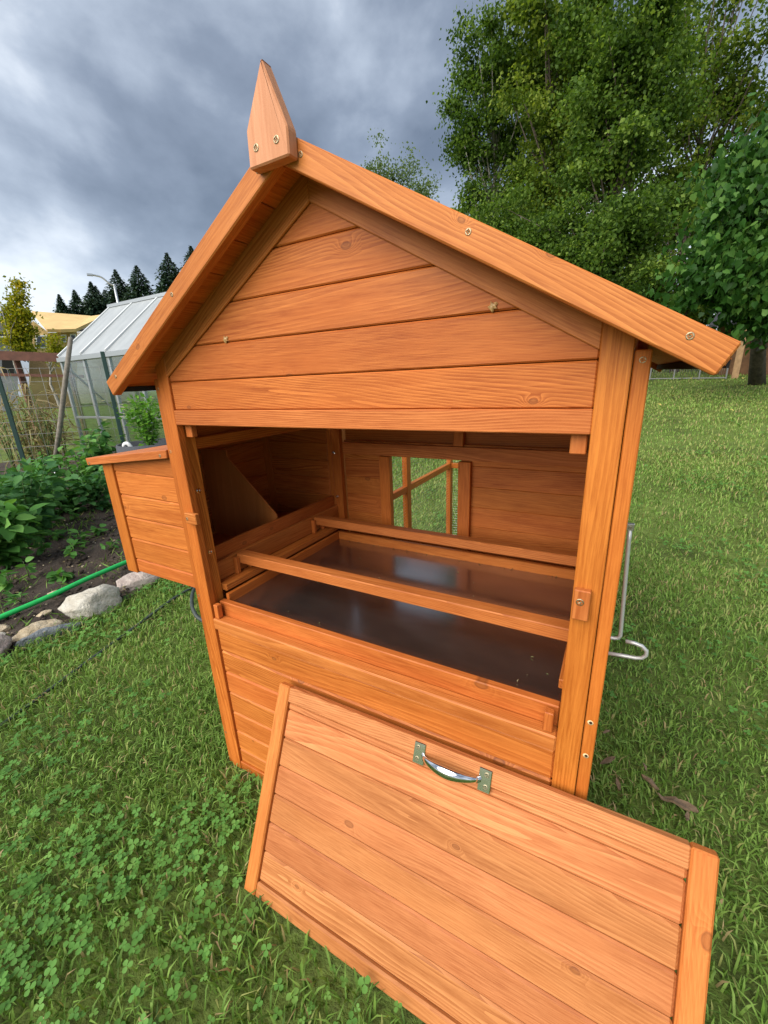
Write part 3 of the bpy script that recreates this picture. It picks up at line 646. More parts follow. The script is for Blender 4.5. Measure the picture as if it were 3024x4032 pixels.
# ------------------------------------------------------------------ hatch panel leaning in front
tl, tr_, bl = Vector((.312, -.030, .446)), Vector((1.178, -.030, .455)), Vector((.324, -.232, .007))
dx = (tr_-tl).normalized(); dd = bl-tl; dd = (dd-dx*dd.dot(dx)).normalized(); DH, DW = .485, .8665
zax = -dd; yax = zax.cross(dx)              # local x right, z up, y into the panel
rotm = Matrix(((dx.x, yax.x, zax.x), (dx.y, yax.y, zax.y), (dx.z, yax.z, zax.z)))
orig = tl+dd*DH
hatch = empty('hatch_panel', orig, 'removed wooden hatch panel with chrome pull leaning against the coop', 'hatch panel', rot=rotm)
HM = WM[hatch.name]
def hb(name, x, y, z, mat, ax, ch=.0018, parent=None):
    o = board(name, x, y, z, mat, None, ax, ch); Mw = HM @ WM[o.name]
    par = parent or hatch; o.parent = par; o.matrix_parent_inverse = Matrix.Identity(4); o.matrix_basis = WM[par.name].inverted() @ Mw; WM[o.name] = Mw; return o
SW = .0345
hb('stile', (0, SW), (0, .021), (0, DH), M['hstile'], 'z', .003); hb('stile', (DW-SW, DW), (0, .021), (0, DH), M['hstile'], 'z', .003)
hb('rail', (SW+.0004, DW-SW-.0004), (0.0006, .020), (DH-.0355, DH-.0004), M['hplank'], 'x', .002)
hb('rail', (SW+.0004, DW-SW-.0004), (0.0006, .020), (0.0004, .034), M['hplank'], 'x', .004)
jz = [.0365, .055, .121, .187, .253, .319, .385, .4505]
for a, b in zip(jz[:-1], jz[1:]): hb('plank', (SW+.0004, DW-SW-.0004), (.0065, .0175), (DH-b+.0004, DH-a-.0004), M['hplank'], 'x', .0042)
# chrome pull
def hp(x, y, z): return HM @ Vector((x, y, z))
hx0, hx1, hz = .372, .530, DH-.0265
pull = None
plates = []
for x0, x1 in ((hx0, hx0+.024), (hx1-.024, hx1)):
    o = hb('pull_plate', (x0, x1), (-.0025, .0004), (hz-.021, hz+.021), M['chrome'], 'z', .001)
    for dz in (-.011, .011): screw(hp((x0+x1)/2+(-.003 if x0 < .45 else .003), -.0026, hz+dz), -yax, o, .0046)
pts = []; rad = []
for k in range(17):
    t_ = k/16; x_ = hx0+.020+(hx1-hx0-.040)*t_; yy_ = -.0015-.030*math.sin(math.pi*t_)**.62; r_ = .0048+.0046*math.sin(math.pi*t_)**1.5
    pts.append(hp(x_, yy_, hz-.001)); rad.append((r_*.62, r_*1.15))
pull = tube('pull_bar', pts, rad, M['chrome'], hatch, 14)

# ------------------------------------------------------------------ stones, hoses
def rock(loc, sx, sy, sz, rz, mat, label, seed, cut=.75, grp='edging stones along the garden bed'):
    rr = np.random.default_rng(seed); bm = bmesh.new(); bmesh.ops.create_icosphere(bm, subdivisions=4, radius=1)
    pl = rr.normal(size=(11, 3)); pl /= np.linalg.norm(pl, axis=1, keepdims=True); dist = rr.uniform(cut-.1, cut+.15, 11)
    ph = rr.uniform(0, 6, 6)
    for v in bm.verts:
        c = np.array(v.co)
        for p_, q_ in zip(pl, dist):
            e_ = c @ p_-q_
            if e_ > 0: c = c-p_*e_*.93
        c = c*(1+.03*math.sin(5*c[0]+ph[0])*math.sin(6*c[1]+ph[1])+.018*math.sin(13*c[2]+ph[2]+4*c[0])+.012*math.sin(21*c[0]+ph[3])*math.sin(19*c[1]+17*c[2]+ph[4]))
        c = c*(1+.022*math.sin(31*c[0]+27*c[1]+ph[5])+.016*math.sin(43*c[2]-37*c[0]+ph[2]))
        v.co = (c[0]*sx, c[1]*sy, c[2]*sz)
    me = bpy.data.meshes.new('edging_stone'); bm.to_mesh(me); bm.free(); me.materials.append(mat)
    for p in me.polygons: p.use_smooth = True
    o = bpy.data.objects.new('edging_stone', me); place(o, Matrix.Translation(loc) @ Matrix.Rotation(rz, 4, 'Z') @ Matrix.Rotation(rr.uniform(-.2, .2), 4, 'X'))
    return tag(o, label, 'stone', grp)
rock((-1.425, .325, .045), .155, .10, .10, R(72), M['stone_w'], 'large pale whitish boulder edging the garden bed', 3)
rock((-1.50, .615, .025), .135, .065, .065, R(66), M['stone_p'], 'long pinkish stone beside the white boulder, by the nest box', 5)
rock((-1.425, .055, .012), .125, .075, .066, R(80), M['stone_t'], 'tan stone low in the grass left of the white boulder', 8)
rock((-1.365, .095, .005), .16, .022, .055, R(76), M['stone_g'], 'flat grey slate sliver between grass and tan stone', 11)
rock((-1.435, -.115, .028), .088, .092, .09, R(30), M['stone_p'], 'rounded brownish stone cut off by the left picture edge', 13)
rock((-1.80, .30, .035), .035, .028, .022, R(30), M['stone_t'], 'fist-sized angular pale stone on the soil behind the hose', 17, grp=None)
for k, (x_, y_, s_, mt, lb_) in enumerate([(-1.62, -.02, .045, 'stone_t', 'small tan stone between the hose and the tan edging stone'), (-1.66, -.20, .035, 'stone_p', 'small reddish stone on the soil by the rounded brownish stone'), (-1.60, .17, .03, 'stone_t', 'little flat stone wedged behind the slate sliver'), (-1.56, -.045, .028, 'stone_w', 'little whitish stone next to the small tan one')]):
    rock((x_, y_, .028), s_*1.3, s_, s_*.6, R(40*k), M[mt], lb_, 40+k, grp='loose stones by the hose')
def spline(pts, n=8):
    pts = [Vector(p) for p in pts]; out = []
    for i in range(len(pts)-1):
        p0, p1, p2, p3 = pts[max(i-1, 0)], pts[i], pts[i+1], pts[min(i+2, len(pts)-1)]
        for k in range(n):
            t_ = k/n; out.append(.5*((2*p1)+(p2-p0)*t_+(2*p0-5*p1+4*p2-p3)*t_*t_+(3*p1-p0-3*p2+p3)*t_**3))
    return out+[pts[-1]]
def hose(name, pts, r, mat, label):
    o = tube(name, spline(pts), r, mat, None, 10); return tag(o, label, 'hose')
hose('garden_hose', [(-1.72, -.45, .03), (-1.735, -.2, .035), (-1.73, .02, .05), (-1.715, .25, .065), (-1.73, .45, .075), (-1.765, .66, .07), (-1.86, 1.1, .05), (-2.1, 1.8, .04), (-2.5, 2.5, .03)], .0145, M['hose'], 'bright green garden hose running along the garden bed')
hose('drip_hose', [(-.82, -.5, .0), (-.90, -.2, .001), (-.965, .014, .003), (-1.03, .25, .006), (-1.10, .50, .012), (-1.13, .64, .016), (-1.14, .85, .02), (-1.2, 1.3, .01)], .0075, M['drip'], 'thin dark drip hose half sunk in the lawn')
hose('black_hose', [(-1.02, 1.1, .02), (-1.03, .85, .06), (-1.00, .70, .095), (-.945, .61, .10), (-.865, .535, .09), (-.80, .495, .07), (-.74, .485, .045), (-.6, .50, .025), (-.2, .55, .012)], .0095, M['drip'], 'dark green-grey hose looping behind the coop corner under the nest box')

# ------------------------------------------------------------------ plants
def plant(name, loc, h, r, nl, ls, mat, label, cat, group=None, shape=LEAF, stems=5, droop=.3, seed=0, top=1.0, flat=1.0):
    rr = np.random.default_rng(seed+11); root = empty(name, loc, label, cat, group); base = np.array(loc, float)
    tips = []; V, F = [], []
    for s in range(stems):
        a = rr.uniform(0, 6.28); rad = r*rr.uniform(.25, .9); hh = h*rr.uniform(.65, 1.0)
        p = [base+np.array([math.cos(a)*rad*t_**1.3, math.sin(a)*rad*t_**1.3, hh*t_]) for t_ in (0, .33, .66, 1)]; tips.append(p)
        me_ = tube_mesh('stem', [Vector(x) for x in p], [.006*h+.002, .005*h+.0015, .004*h+.001, .0012], M['stem'], 5); k = len(V)
        V += [tuple(v.co) for v in me_.vertices]; F += [tuple(i+k for i in q_.vertices) for q_ in me_.polygons]; bpy.data.meshes.remove(me_)
    st = mesh('stem', V, F, M['stem'], True); place(bpy.data.objects.new('stem', st), Matrix.Identity(4), root)
    si = rr.integers(0, stems, nl); tt = rr.random(nl)**.7*.95+.05; PP = np.array(tips)
    seg = np.minimum((tt*3).astype(int), 2); fr = tt*3-seg; pos = PP[si, seg]*(1-fr[:, None])+PP[si, seg+1]*fr[:, None]
    out = unit(nl) if False else rr.normal(size=(nl, 3)); out /= np.linalg.norm(out, axis=1, keepdims=True); out[:, 2] = out[:, 2]*.5-droop*rr.random(nl)+.15
    pos = pos+out*(r*.30*flat*rr.random(nl))[:, None]; pos[:, 2] = np.maximum(pos[:, 2], base[2]+.01)
    nn = rr.normal(size=(nl, 3))*.5+np.array([0, 0, 1.])
    tint = np.clip(.48+rr.normal(0, .25, nl), 0, 1)
    v_, f_, t_ = scatter(pos, out, nn, ls*rr.uniform(.55, 1.15, nl), shape, tint)
    place(bpy.data.objects.new('foliage', npmesh('foliage', v_, f_, t_, mat)), Matrix.Identity(4), root)
    return root
OVAL = (np.array([(0, 0, 0), (-.26, .2, .06), (-.32, .5, .07), (-.2, .8, .02), (0, 1.05, -.08), (.2, .8, .02), (.32, .5, .07), (.26, .2, .06), (0, .5, -.02)]), np.array([(8, 0, 1), (8, 1, 2), (8, 2, 3), (8, 3, 4), (8, 4, 5), (8, 5, 6), (8, 6, 7), (8, 7, 0)]))
gl_ = 'leafy crops in the garden bed'
plant('leafy_bush', (-2.62, .33, .02), .46, .34, 330, .115, M['veg'], 'light green broad-leaved crop cut off by the left picture edge', 'plant', gl_, OVAL, 7, .5, 1)
plant('leafy_bush', (-3.1, .72, .02), .62, .48, 620, .085, M['vegdark'], 'dense dark bluish green bush at the left picture edge', 'plant', gl_, OVAL, 9, .3, 2)
plant('leafy_bush', (-3.75, 1.05, .02), .55, .5, 520, .085, M['vegdark'], 'dark leafy bush behind the dense bluish one', 'plant', gl_, OVAL, 9, .3, 3)
ORD = ['first', 'second', 'third', 'fourth', 'fifth', 'sixth', 'seventh', 'eighth', 'ninth']
k = 0; CU = sorted([330, 395, 280, 150, 60, 440, 220, 331, 100])
for (u_, v_, d_, h_) in [(330, 1735, 6.0, .72), (395, 1700, 6.0, .8), (280, 1760, 5.6, .55), (150, 1770, 5.6, .5), (60, 1760, 5.4, .55), (440, 1760, 5.3, .5), (220, 1800, 5.0, .36), (331, 1800, 4.9, .4), (100, 1815, 4.6, .4)]:
    p = at(u_, v_, d_); k += 1
    plant('crop_plant', (p.x, p.y, .01), h_, .30, 230, .10 if k < 3 else .085, M['veg'] if k % 2 else M['vegdark'], 'green leafy crop before the wire fence, '+ORD[CU.index(u_)]+' from the left edge', 'plant', 'crop row before the wire fence', OVAL, 7, .35, 20+k)
k = 0
for (u_, v_) in [(230, 2010), (300, 2060), (390, 2120), (330, 2160), (240, 2130), (180, 2190), (300, 2215), (120, 2290), (420, 2010), (300, 1935), (200, 1930), (400, 1915), (60, 2330), (250, 2300), (350, 1985), (150, 2060), (440, 2180), (90, 2390)]:
    q_ = _r*(u_-CX)/FPX-_u*(v_-CY)/FPX+_f; s_ = -CAM[2]/q_[2]; p = CAM+q_*s_; k += 1
    plant('soil_weed', (p[0], p[1], .03), rng.uniform(.05, .13), rng.uniform(.04, .09), int(rng.integers(12, 26)), rng.uniform(.045, .075), M['veg'], 'small leafy weed sprouting from the bare soil', 'weed', 'weeds on the bare soil', OVAL, 3, .5, 60+k)
# dry maize-like stalks behind the fence
BLADE = (np.array([(-.016, 0, 0), (.016, 0, 0), (-.022, .45, .22), (.022, .45, .22), (0, 1, -.1)]), np.array([(0, 1, 3), (0, 3, 2), (2, 3, 4)]))
for k, (u_, h_) in enumerate([(20, 1.45), (60, 1.3), (105, 1.5), (140, 1.35), (175, 1.5), (205, 1.2), (-20, 1.4), (85, 1.0), (155, 1.0)]):
    p = at(u_, 1600, 7.4+.25*(k % 3))
    plant('dry_stalk_plant', (p.x, p.y, 0), h_, .16, 60, .40, M['dry'], 'tall dry tan stalks behind the wire fence, '+ORD[sorted([20, 60, 105, 140, 175, 205, -20, 85, 155]).index(u_)]+' from the left edge', 'plant', 'dry stalks behind the wire fence', BLADE, 4, .5, 100+k)
# grow bag with flowering plant
p = at(590, 1745, 5.4); bagr = .33; bagh = p.z+.01
prof = [(bagr*.93, 0), (bagr, .08), (bagr*1.02, bagh*.6), (bagr, bagh), (bagr*.94, bagh), (bagr*.93, bagh-.05), (0, bagh-.05)]
V, F = [], []; n = 28
for r_, z_ in prof:
    for k in range(n): V.append((p.x+r_*math.cos(k*6.2832/n)*(1+.02*math.sin(3*k)), p.y+r_*math.sin(k*6.2832/n), z_))
for i in range(len(prof)-1):
    for k in range(n): F.append((i*n+k, i*n+(k+1) % n, (i+1)*n+(k+1) % n, (i+1)*n+k))
gb = empty('grow_bag', (p.x, p.y, 0), 'dark grey fabric grow bag behind the nest box lid', 'planter')
place(bpy.data.objects.new('bag', mesh('bag', V, F, M['bagfab'], True)), Matrix.Identity(4), gb)
hq = at(500, 1755, 5.25); tube('handle', spline([(hq.x-.03, hq.y, hq.z-.10), (hq.x-.02, hq.y-.02, hq.z+.0), (hq.x+.03, hq.y, hq.z+.02), (hq.x+.05, hq.y+.05, hq.z-.1)]), .02, M['whiteplastic'], gb)
pp = plant('potted_flower', (p.x, p.y, bagh-.06), .56, .30, 900, .055, M['basil'], 'bright green bushy plant with cream flowers in the grow bag', 'plant', None, LEAF, 16, .1, 140)
V, F = [], []
for k in range(16):
    c = Vector((p.x+rng.normal()*.12, p.y+rng.normal()*.12-.06, bagh+.36+rng.uniform(-.1, .12)))
    for j in range(6):
        a = j*1.047; b0 = len(V); V += [c, c+Vector((.022*math.cos(a), .022*math.sin(a), .008)), c+Vector((.022*math.cos(a+.9), .022*math.sin(a+.9), .008))]; F.append((b0, b0+1, b0+2))
place(bpy.data.objects.new('blossom', mesh('blossom', V, F, M['flower'])), Matrix.Identity(4), pp)

# ------------------------------------------------------------------ wire fence, pole, greenhouse
fa, fb = at(-60, 1600, 6.7), at(640, 1600, 6.4); fa.z = fb.z = 0
wf = empty('wire_fence', (fa.x, fa.y, 0), 'wire panel fence with dark green steel posts around the garden', 'fence')
fd = (fb-fa); fl = fd.length; fn = fd.normalized()
def fpt(u_):   # along-fence parameter where the fence passes image column u_
    q_ = _r*(u_-CX)/FPX-_u*(1600-CY)/FPX+_f; A = np.array([[q_[0], -fn.x], [q_[1], -fn.y]]); s = np.linalg.solve(A, np.array([fa.x-CAM[0], fa.y-CAM[1]])); return s[1]
for u_ in (28, 452): 
    s = fpt(u_); b = fa+fn*s; o = bar('fence_post', (b.x, b.y, 0), (b.x, b.y, 1.62), .045, .03, M['tpost'], wf, fn, .004)
for z_ in [.12, .26, .40, .55, .70, .85, 1.0, 1.15, 1.30, 1.45]:
    tube('wire', [fa+Vector((0, 0, z_)), fa+fd*.5+Vector((0, 0, z_-.012)), fb+Vector((0, 0, z_))], .0022, M['wire'], wf, 5)
for k in range(int(fl/.15)+1):
    b = fa+fn*(.15*k); tube('wire', [b, b+Vector((0, 0, 1.45))], .0020, M['wire'], wf, 5)
a, b = at(213, 1846, 6.3), at(279, 1329, 6.0)
pole = tag(tube('garden_pole', [a, a.lerp(b, .35)+Vector((.01, 0, 0)), a.lerp(b, .7), b], [.026, .027, .026, .022], M['weathered'], None, 10), 'weathered wooden tool pole standing on end before the wire fence', 'pole')
tube('tine', spline([a+Vector((0, 0, .02)), a+Vector((.02, -.01, -.06)), a+Vector((.07, -.02, -.09)), a+Vector((.10, -.03, -.06))]), .008, M['alu'], pole, 6)
gh = empty('greenhouse', (-5, 3.6, 0), 'small hobby greenhouse with frosted roof panels and aluminium frame', 'greenhouse')
gx0, gx1, gyF, gyR, ze, zr = -6.198, -3.75, 2.70, 3.59, 1.60, 2.39; gyB = 2*gyR-gyF; NP = 4
xs_ = [gx0+(gx1-gx0)*i/NP for i in range(NP+1)]
for yy_ in (gyF, gyB):
    for x_ in xs_: board('frame_bar', (x_-.02, x_+.02), (yy_-.02, yy_+.02), (0, ze-.021), M['alu'], gh, 'z')
    for z_ in (.05, .80): 
        for i in range(NP): board('frame_bar', (xs_[i]+.021, xs_[i+1]-.021), (yy_-.012, yy_+.012), (z_-.015, z_+.015), M['alu'], gh, 'x')
    board('gutter', (gx0-.03, gx1+.03), (yy_-.05, yy_+.03), (ze-.02, ze+.035), M['alu'], gh, 'x')
    for i in range(NP):
        board('wall_panel', (xs_[i]+.022, xs_[i+1]-.022), (yy_-.003, yy_+.003), (.066, ze-.022), M['clear'], gh, 'z', .0005)
        s = -1 if yy_ < gyR else 1; a = Vector((0, yy_+s*.03, ze+.036)); b = Vector((0, gyR+s*.03, zr))
        n_v = Vector((0, s*(zr-ze), gyR-gyF)).normalized()
        prism('roof_panel', [(xs_[i]+.012, a.y, a.z), (xs_[i+1]-.012, a.y, a.z), (xs_[i+1]-.012, b.y, b.z), (xs_[i]+.012, b.y, b.z)], n_v*.008, (0, 1, .9*(-s)), M['twinwall'], gh, 0)
    for x_ in xs_: bar('rafter', (x_, yy_+(-.03 if yy_ < gyR else .03), ze+.060), (x_, gyR, zr+.030), .034, .03, M['paleframe'], gh, (1, 0, 0))
board('ridge_bar', (gx0-.03, gx1+.03), (gyR-.05, gyR+.05), (zr+.005, zr+.05), M['alu'], gh, 'x')
for x_ in (gx0, gx1):
    prism('gable_panel', [(x_, gyF+.022, .066), (x_, gyB-.022, .066), (x_, gyB-.022, ze), (x_, gyR, zr-.02), (x_, gyF+.022, ze)], (.004, 0, 0), (0, 1, 0), M['clear'], gh, 0)
    bar('brace', (x_+.02, gyF+.05, ze-.1), (x_+.02, gyF+1.2, .1), .025, .012, M['alu'], gh)
board('shelf', (gx0+.1, gx1-.1), (gyB-.45, gyB-.1), (.70, .73), M['alu'], gh, 'x')

# ------------------------------------------------------------------ far left: rail fence, houses, street lamp
rf = empty('rail_fence', at(100, 1560, 15), 'dark red-brown timber rail fence beyond the garden', 'fence')
WM_rf = WM[rf.name]
for va, vb, w_ in ((1396, 1409, .22), (1474, 1480, .07)):
    bar('rail', at(-200, va-3, 15.3), at(330, vb+2, 14.2), w_, .05, M['brownfence'], rf)
for u_ in (-150, 55, 258):
    a = at(u_, 1390, 15.0-.002*u_); bar('post', (a.x, a.y, -.1), (a.x, a.y, a.z+.02), .09, .09, M['brownfence'], rf, (1, 0, 0))
class Facade:
    """a vertical wall plane facing the camera, addressed by image direction"""
    def __init__(s, u0, d):
        p = at(u0, 1540, d); s.o = Vector((p.x, p.y, 0)); n = Vector((CAM[0]-p.x, CAM[1]-p.y, 0)).normalized(); s.n = n; s.r = Vector((-n.y, n.x, 0))
    def p(s, u, v, off=0.0):
        q = Vector(_r*(u-CX)/FPX-_u*(v-CY)/FPX+_f); c = Vector(CAM); t_ = ((s.o+s.n*off)-c).dot(s.n)/q.dot(s.n); return c+q*t_
def zpx(a, b): return 0+a*.3014, 1150+b*.3014
def wall(F_, name, px, mat, parent, depth=8, off=0.0):
    return prism(name, [F_.p(*zpx(*q_), off) for q_ in px], -F_.n*depth, F_.r, mat, parent, 0)
def window(F_, x0, y0, x1, y1, parent, off=.12, panes=1, sill=False):
    w = wall(F_, 'window', [(x0, y0), (x1, y0), (x1, y1), (x0, y1)], M['white'], parent, .3, off)
    m = (x1-x0)*(.22 if panes == 1 else .13); k = (x1-x0-2*m)/panes
    for i in range(panes):
        a = x0+m+k*i+(1.5 if panes > 1 else 0); b = x0+m+k*(i+1)-(1.5 if panes > 1 else 0)
        wall(F_, 'pane', [(a, y0+m), (b, y0+m), (b, y1-m), (a, y1-m)], M['glass'], w, .1, off+.05)
FB = Facade(190, 46); hB = empty('sheathed_house', FB.o, 'unfinished house with bare yellow sheathing and roof boards', 'house')
wall(FB, 'wall', [(380, 1560), (620, 1560), (620, 525), (430, 385), (380, 420)], M['osb'], hB, 9)
wall(FB, 'wall', [(621, 1560), (1010, 1560), (1010, 530), (621, 530)], M['osb'], hB, 8, -1.5)
# roofs: main slope rising to a ridge behind, and the lower right slope
def slab(name, a, mat, parent, th=.25): 
    n_v = (Vector(a[1])-Vector(a[0])).cross(Vector(a[2])-Vector(a[0])).normalized(); n_v = n_v if n_v.z > 0 else -n_v
    return prism(name, a, n_v*th, Vector(a[1])-Vector(a[0]), mat, parent, 0)
slab('roof', [FB.p(*zpx(625, 525), -.9), FB.p(*zpx(1000, 530), -.9), FB.p(*zpx(1190, 345), -7), FB.p(*zpx(425, 285), -7)], M['osbroof'], hB)
slab('roof', [FB.p(*zpx(800, 527), -.5), FB.p(*zpx(1000, 520), -.5), FB.p(*zpx(1420, 318), -5.5), FB.p(*zpx(1180, 352), -5.5)], M['osbroof'], hB)
prism('verge_board', [FB.p(*zpx(425, 368), .4), FB.p(*zpx(625, 520), .4), FB.p(*zpx(625, 545), .4), FB.p(*zpx(425, 392), .4)], -FB.n*.3, FB.r, M['osbroof'], hB, 0)
window(FB, 462, 560, 612, 735, hB, .12, 2); window(FB, 795, 555, 868, 655, hB, -1.2); window(FB, 915, 545, 995, 660, hB, -1.2)
wall(FB, 'doorway', [(395, 890), (660, 890), (660, 1100), (395, 1100)], M['postwood'], hB, .3, .15)
FG = Facade(30, 44); hG = empty('grey_house', FG.o, 'grey sided house with dark roof behind the yellowing tree', 'house')
wall(FG, 'wall', [(-420, 1560), (235, 1560), (235, 590), (-420, 590)], M['greywall'], hG, 8)
slab('roof', [FG.p(*zpx(-430, 575), .5), FG.p(*zpx(140, 575), .5), FG.p(*zpx(60, 435), -4), FG.p(*zpx(-430, 420), -4)], M['darkroof'], hG)
wall(FG, 'fascia', [(-430, 575), (140, 575), (140, 592), (-430, 592)], M['white'], hG, .2, .6)
window(FG, 108, 600, 212, 742, hG, .12, 2); wall(FG, 'garage_opening', [(25, 870), (180, 870), (180, 1080), (25, 1080)], M['dark'], hG, .2, .1)
FD = Facade(400, 58); hD = empty('cream_house', FD.o, 'cream house with dark roof half hidden by the greenhouse', 'house')
wall(FD, 'wall', [(985, 1500), (1900, 1500), (1900, 520), (985, 530)], M['cream'], hD, 8)
slab('roof', [FD.p(*zpx(970, 525), .6), FD.p(*zpx(1900, 470), .6), FD.p(*zpx(1850, 330), -4), FD.p(*zpx(1290, 395), -4)], M['darkroof'], hD)
wall(FD, 'fascia', [(970, 520), (1900, 470), (1900, 485), (970, 535)], M['white'], hD, .3, .7)
window(FD, 1012, 545, 1056, 640, hD); window(FD, 1085, 550, 1130, 640, hD)
lampb = at(470, 1500, 50); lt = at(449, 1120, 50); sl = empty('street_lamp', (lampb.x, lampb.y, 0), 'slim street lamp with curved arm above the greenhouse', 'street lamp')
tube('pole', [(lt.x, lt.y, 0), (lt.x, lt.y, lt.z*.6), (lt.x, lt.y, lt.z)], [.16, .13, .10], M['alu'], sl)
tube('arm', spline([(lt.x, lt.y, lt.z-.1), at(430, 1115, 50), at(400, 1092, 50), at(372, 1084, 50), at(362, 1083, 50)]), .08, M['alu'], sl, 6)
hd_ = at(352, 1082, 50); a_, b_ = at(366, 1083, 50), at(342, 1081, 50); bar('lamp_head', a_, b_, .34, .16, M['alu'], sl, (b_-a_).cross(Vector((0, 0, 1))))

# ------------------------------------------------------------------ trees
def build_tree(name, base, trunk_h, lobes, nleaf, ls, mat, label, bark='bark', tr=.16, group=None, shape=LEAF2, clump=.55, per=60, droop=.2, seed=0, up=.6, limbs=44, tintbias=0.0, sub=26):
    rr = np.random.default_rng(seed+500); root = empty(name, base, label, 'tree', group); base = Vector(base)
    ctr = []; wsum = sum(l[1][0]*l[1][1]*l[1][2] for l in lobes)
    ncl = max(8, nleaf//per)
    for c, r in lobes:
        k = max(4, int(ncl*(r[0]*r[1]*r[2])/wsum)); ns = max(3, min(sub, k//3))
        dirs = rr.normal(size=(ns, 3)); dirs /= np.linalg.norm(dirs, axis=1, keepdims=True); sc_ = np.array(c)+dirs*(rr.random(ns)**.45)[:, None]*np.array(r)*.86
        sr_ = rr.uniform(.14, .32, ns)*np.array(r).mean(); wi = rr.integers(0, ns, k); d2 = rr.normal(size=(k, 3)); d2 /= np.linalg.norm(d2, axis=1, keepdims=True)
        ctr.append(sc_[wi]+d2*(rr.random(k)**.5*sr_[wi])[:, None]*np.array([1, 1, .7]))
    ctr = np.concatenate(ctr); topz = ctr[:, 2].max()
    # trunk and limbs
    V, F = [], []
    def add(pts, radii, n=6):
        me_ = tube_mesh('t', pts, radii, M[bark], n); k = len(V); V.extend([tuple(v.co) for v in me_.vertices]); F.extend([tuple(i+k for i in q_.vertices) for q_ in me_.polygons]); bpy.data.meshes.remove(me_)
    cc = Vector(ctr.mean(0)); top = Vector((cc.x+rr.normal()*.2, cc.y+rr.normal()*.2, base.z+(topz-base.z)*.86))
    spine = [base+Vector((0, 0, -.1)), base.lerp(top, .25)+Vector((rr.normal()*.08, rr.normal()*.08, 0)), base.lerp(top, .5)+Vector((rr.normal()*.15, rr.normal()*.15, 0)), base.lerp(top, .75), top]
    add(spine, [tr*1.15, tr*.85, tr*.6, tr*.35, tr*.08], 8)
    tk = mesh('trunk', V, F, M[bark], True); place(bpy.data.objects.new('trunk', tk), Matrix.Identity(4), root); V, F = [], []
    sel = rr.choice(len(ctr), min(limbs, len(ctr)), replace=False)
    for i in sel:
        e_ = Vector(ctr[i]); s = min(.93, max(.12, ((e_.z-base.z)/(top.z-base.z))*.72)); k = s*4; j = min(3, int(k)); st = spine[j].lerp(spine[j+1], k-j)
        m1 = st.lerp(e_, .5)+Vector((rr.normal()*.12, rr.normal()*.12, -.12*(e_-st).length*.4)); r0 = tr*(.46-.26*s)
        add([st, st.lerp(m1, .6), m1, e_], [r0, r0*.75, r0*.55, r0*.15], 5)
    place(bpy.data.objects.new('limb', mesh('limb', V, F, M[bark], True)), Matrix.Identity(4), root)
    ci = rr.integers(0, len(ctr), nleaf); cs = clump*rr.uniform(.6, 1.3, len(ctr)); ctint = rr.normal(0, .20, len(ctr))
    g = rr.normal(size=(nleaf, 3))*np.array([.55, .55, .36]); pos = ctr[ci]+g*cs[ci][:, None]
    D = rr.normal(size=(nleaf, 3)); D[:, 2] -= droop*2; Nn = rr.normal(size=(nleaf, 3))*.7; Nn[:, 2] += up
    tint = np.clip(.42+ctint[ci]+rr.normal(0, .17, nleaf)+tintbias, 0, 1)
    v_, f_, t_ = scatter(pos, D, Nn, ls*rr.uniform(.6, 1.2, nleaf), shape, tint)
    place(bpy.data.objects.new('crown', npmesh('crown', v_, f_, t_, mat)), Matrix.Identity(4), root); return root
def lobe(u, v, d, ru, rv, rd=None):
    p = at(u, v, d); k = mpp(p); return (p, (ru*k, (rd or ru)*k, rv*k))
def gbase(u, d): p = at(u, 1500, d); return (p.x, p.y, tz(p.x, p.y))
build_tree('tall_alder', gbase(1905, 20), 3, [lobe(1950, 220, 20, 170, 190), lobe(1860, 520, 20, 130, 260), lobe(2020, 560, 21, 150, 330), lobe(1850, 800, 20, 100, 120)], 26000, .135, M['tree_dark'], 'tall airy alder with pale trunk, leftmost of the big trees', 'palebark', .15, 'big trees behind the lawn', clump=.46, per=100, droop=.35, seed=1, sub=34)
build_tree('tall_alder', gbase(2180, 19), 3, [lobe(2180, 60, 19, 240, 240), lobe(2150, 420, 18.5, 190, 280), lobe(2230, 760, 18.5, 220, 240), lobe(2080, 850, 18.5, 160, 180)], 36000, .135, M['tree_yel'], 'bushy yellow-green tree right of the pale-trunked alder', 'bark', .17, 'big trees behind the lawn', clump=.50, per=110, droop=.3, seed=2)
build_tree('tall_alder', gbase(2420, 17), 3, [lobe(2440, 150, 17, 230, 320), lobe(2420, 520, 16.5, 240, 230), lobe(2560, 330, 17.5, 200, 240)], 36000, .125, M['tree_dark'], 'large leafy tree in the middle of the tree group', 'bark', .2, 'big trees behind the lawn', clump=.46, per=110, droop=.3, seed=3, tintbias=.05)
build_tree('tall_alder', gbase(2700, 21), 3, [lobe(2760, 60, 21, 260, 230), lobe(2850, 380, 21, 240, 190), lobe(2680, 600, 21, 220, 200), lobe(2930, 250, 20, 170, 260)], 16000, .145, M['tree_yel'], 'loose tree with sky showing through, top right of the group', 'bark', .17, 'big trees behind the lawn', clump=.55, per=90, droop=.3, seed=4)
build_tree('low_alder', gbase(2330, 14), 2, [lobe(2280, 990, 14, 330, 190, 260), lobe(2050, 900, 15, 200, 150), lobe(2520, 900, 14, 200, 200), lobe(2420, 1160, 14, 220, 120)], 38000, .105, M['tree_dark'], 'low spreading bush-like tree just above the coop roof', 'bark', .12, 'big trees behind the lawn', clump=.40, per=110, droop=.25, seed=5, tintbias=-.02)
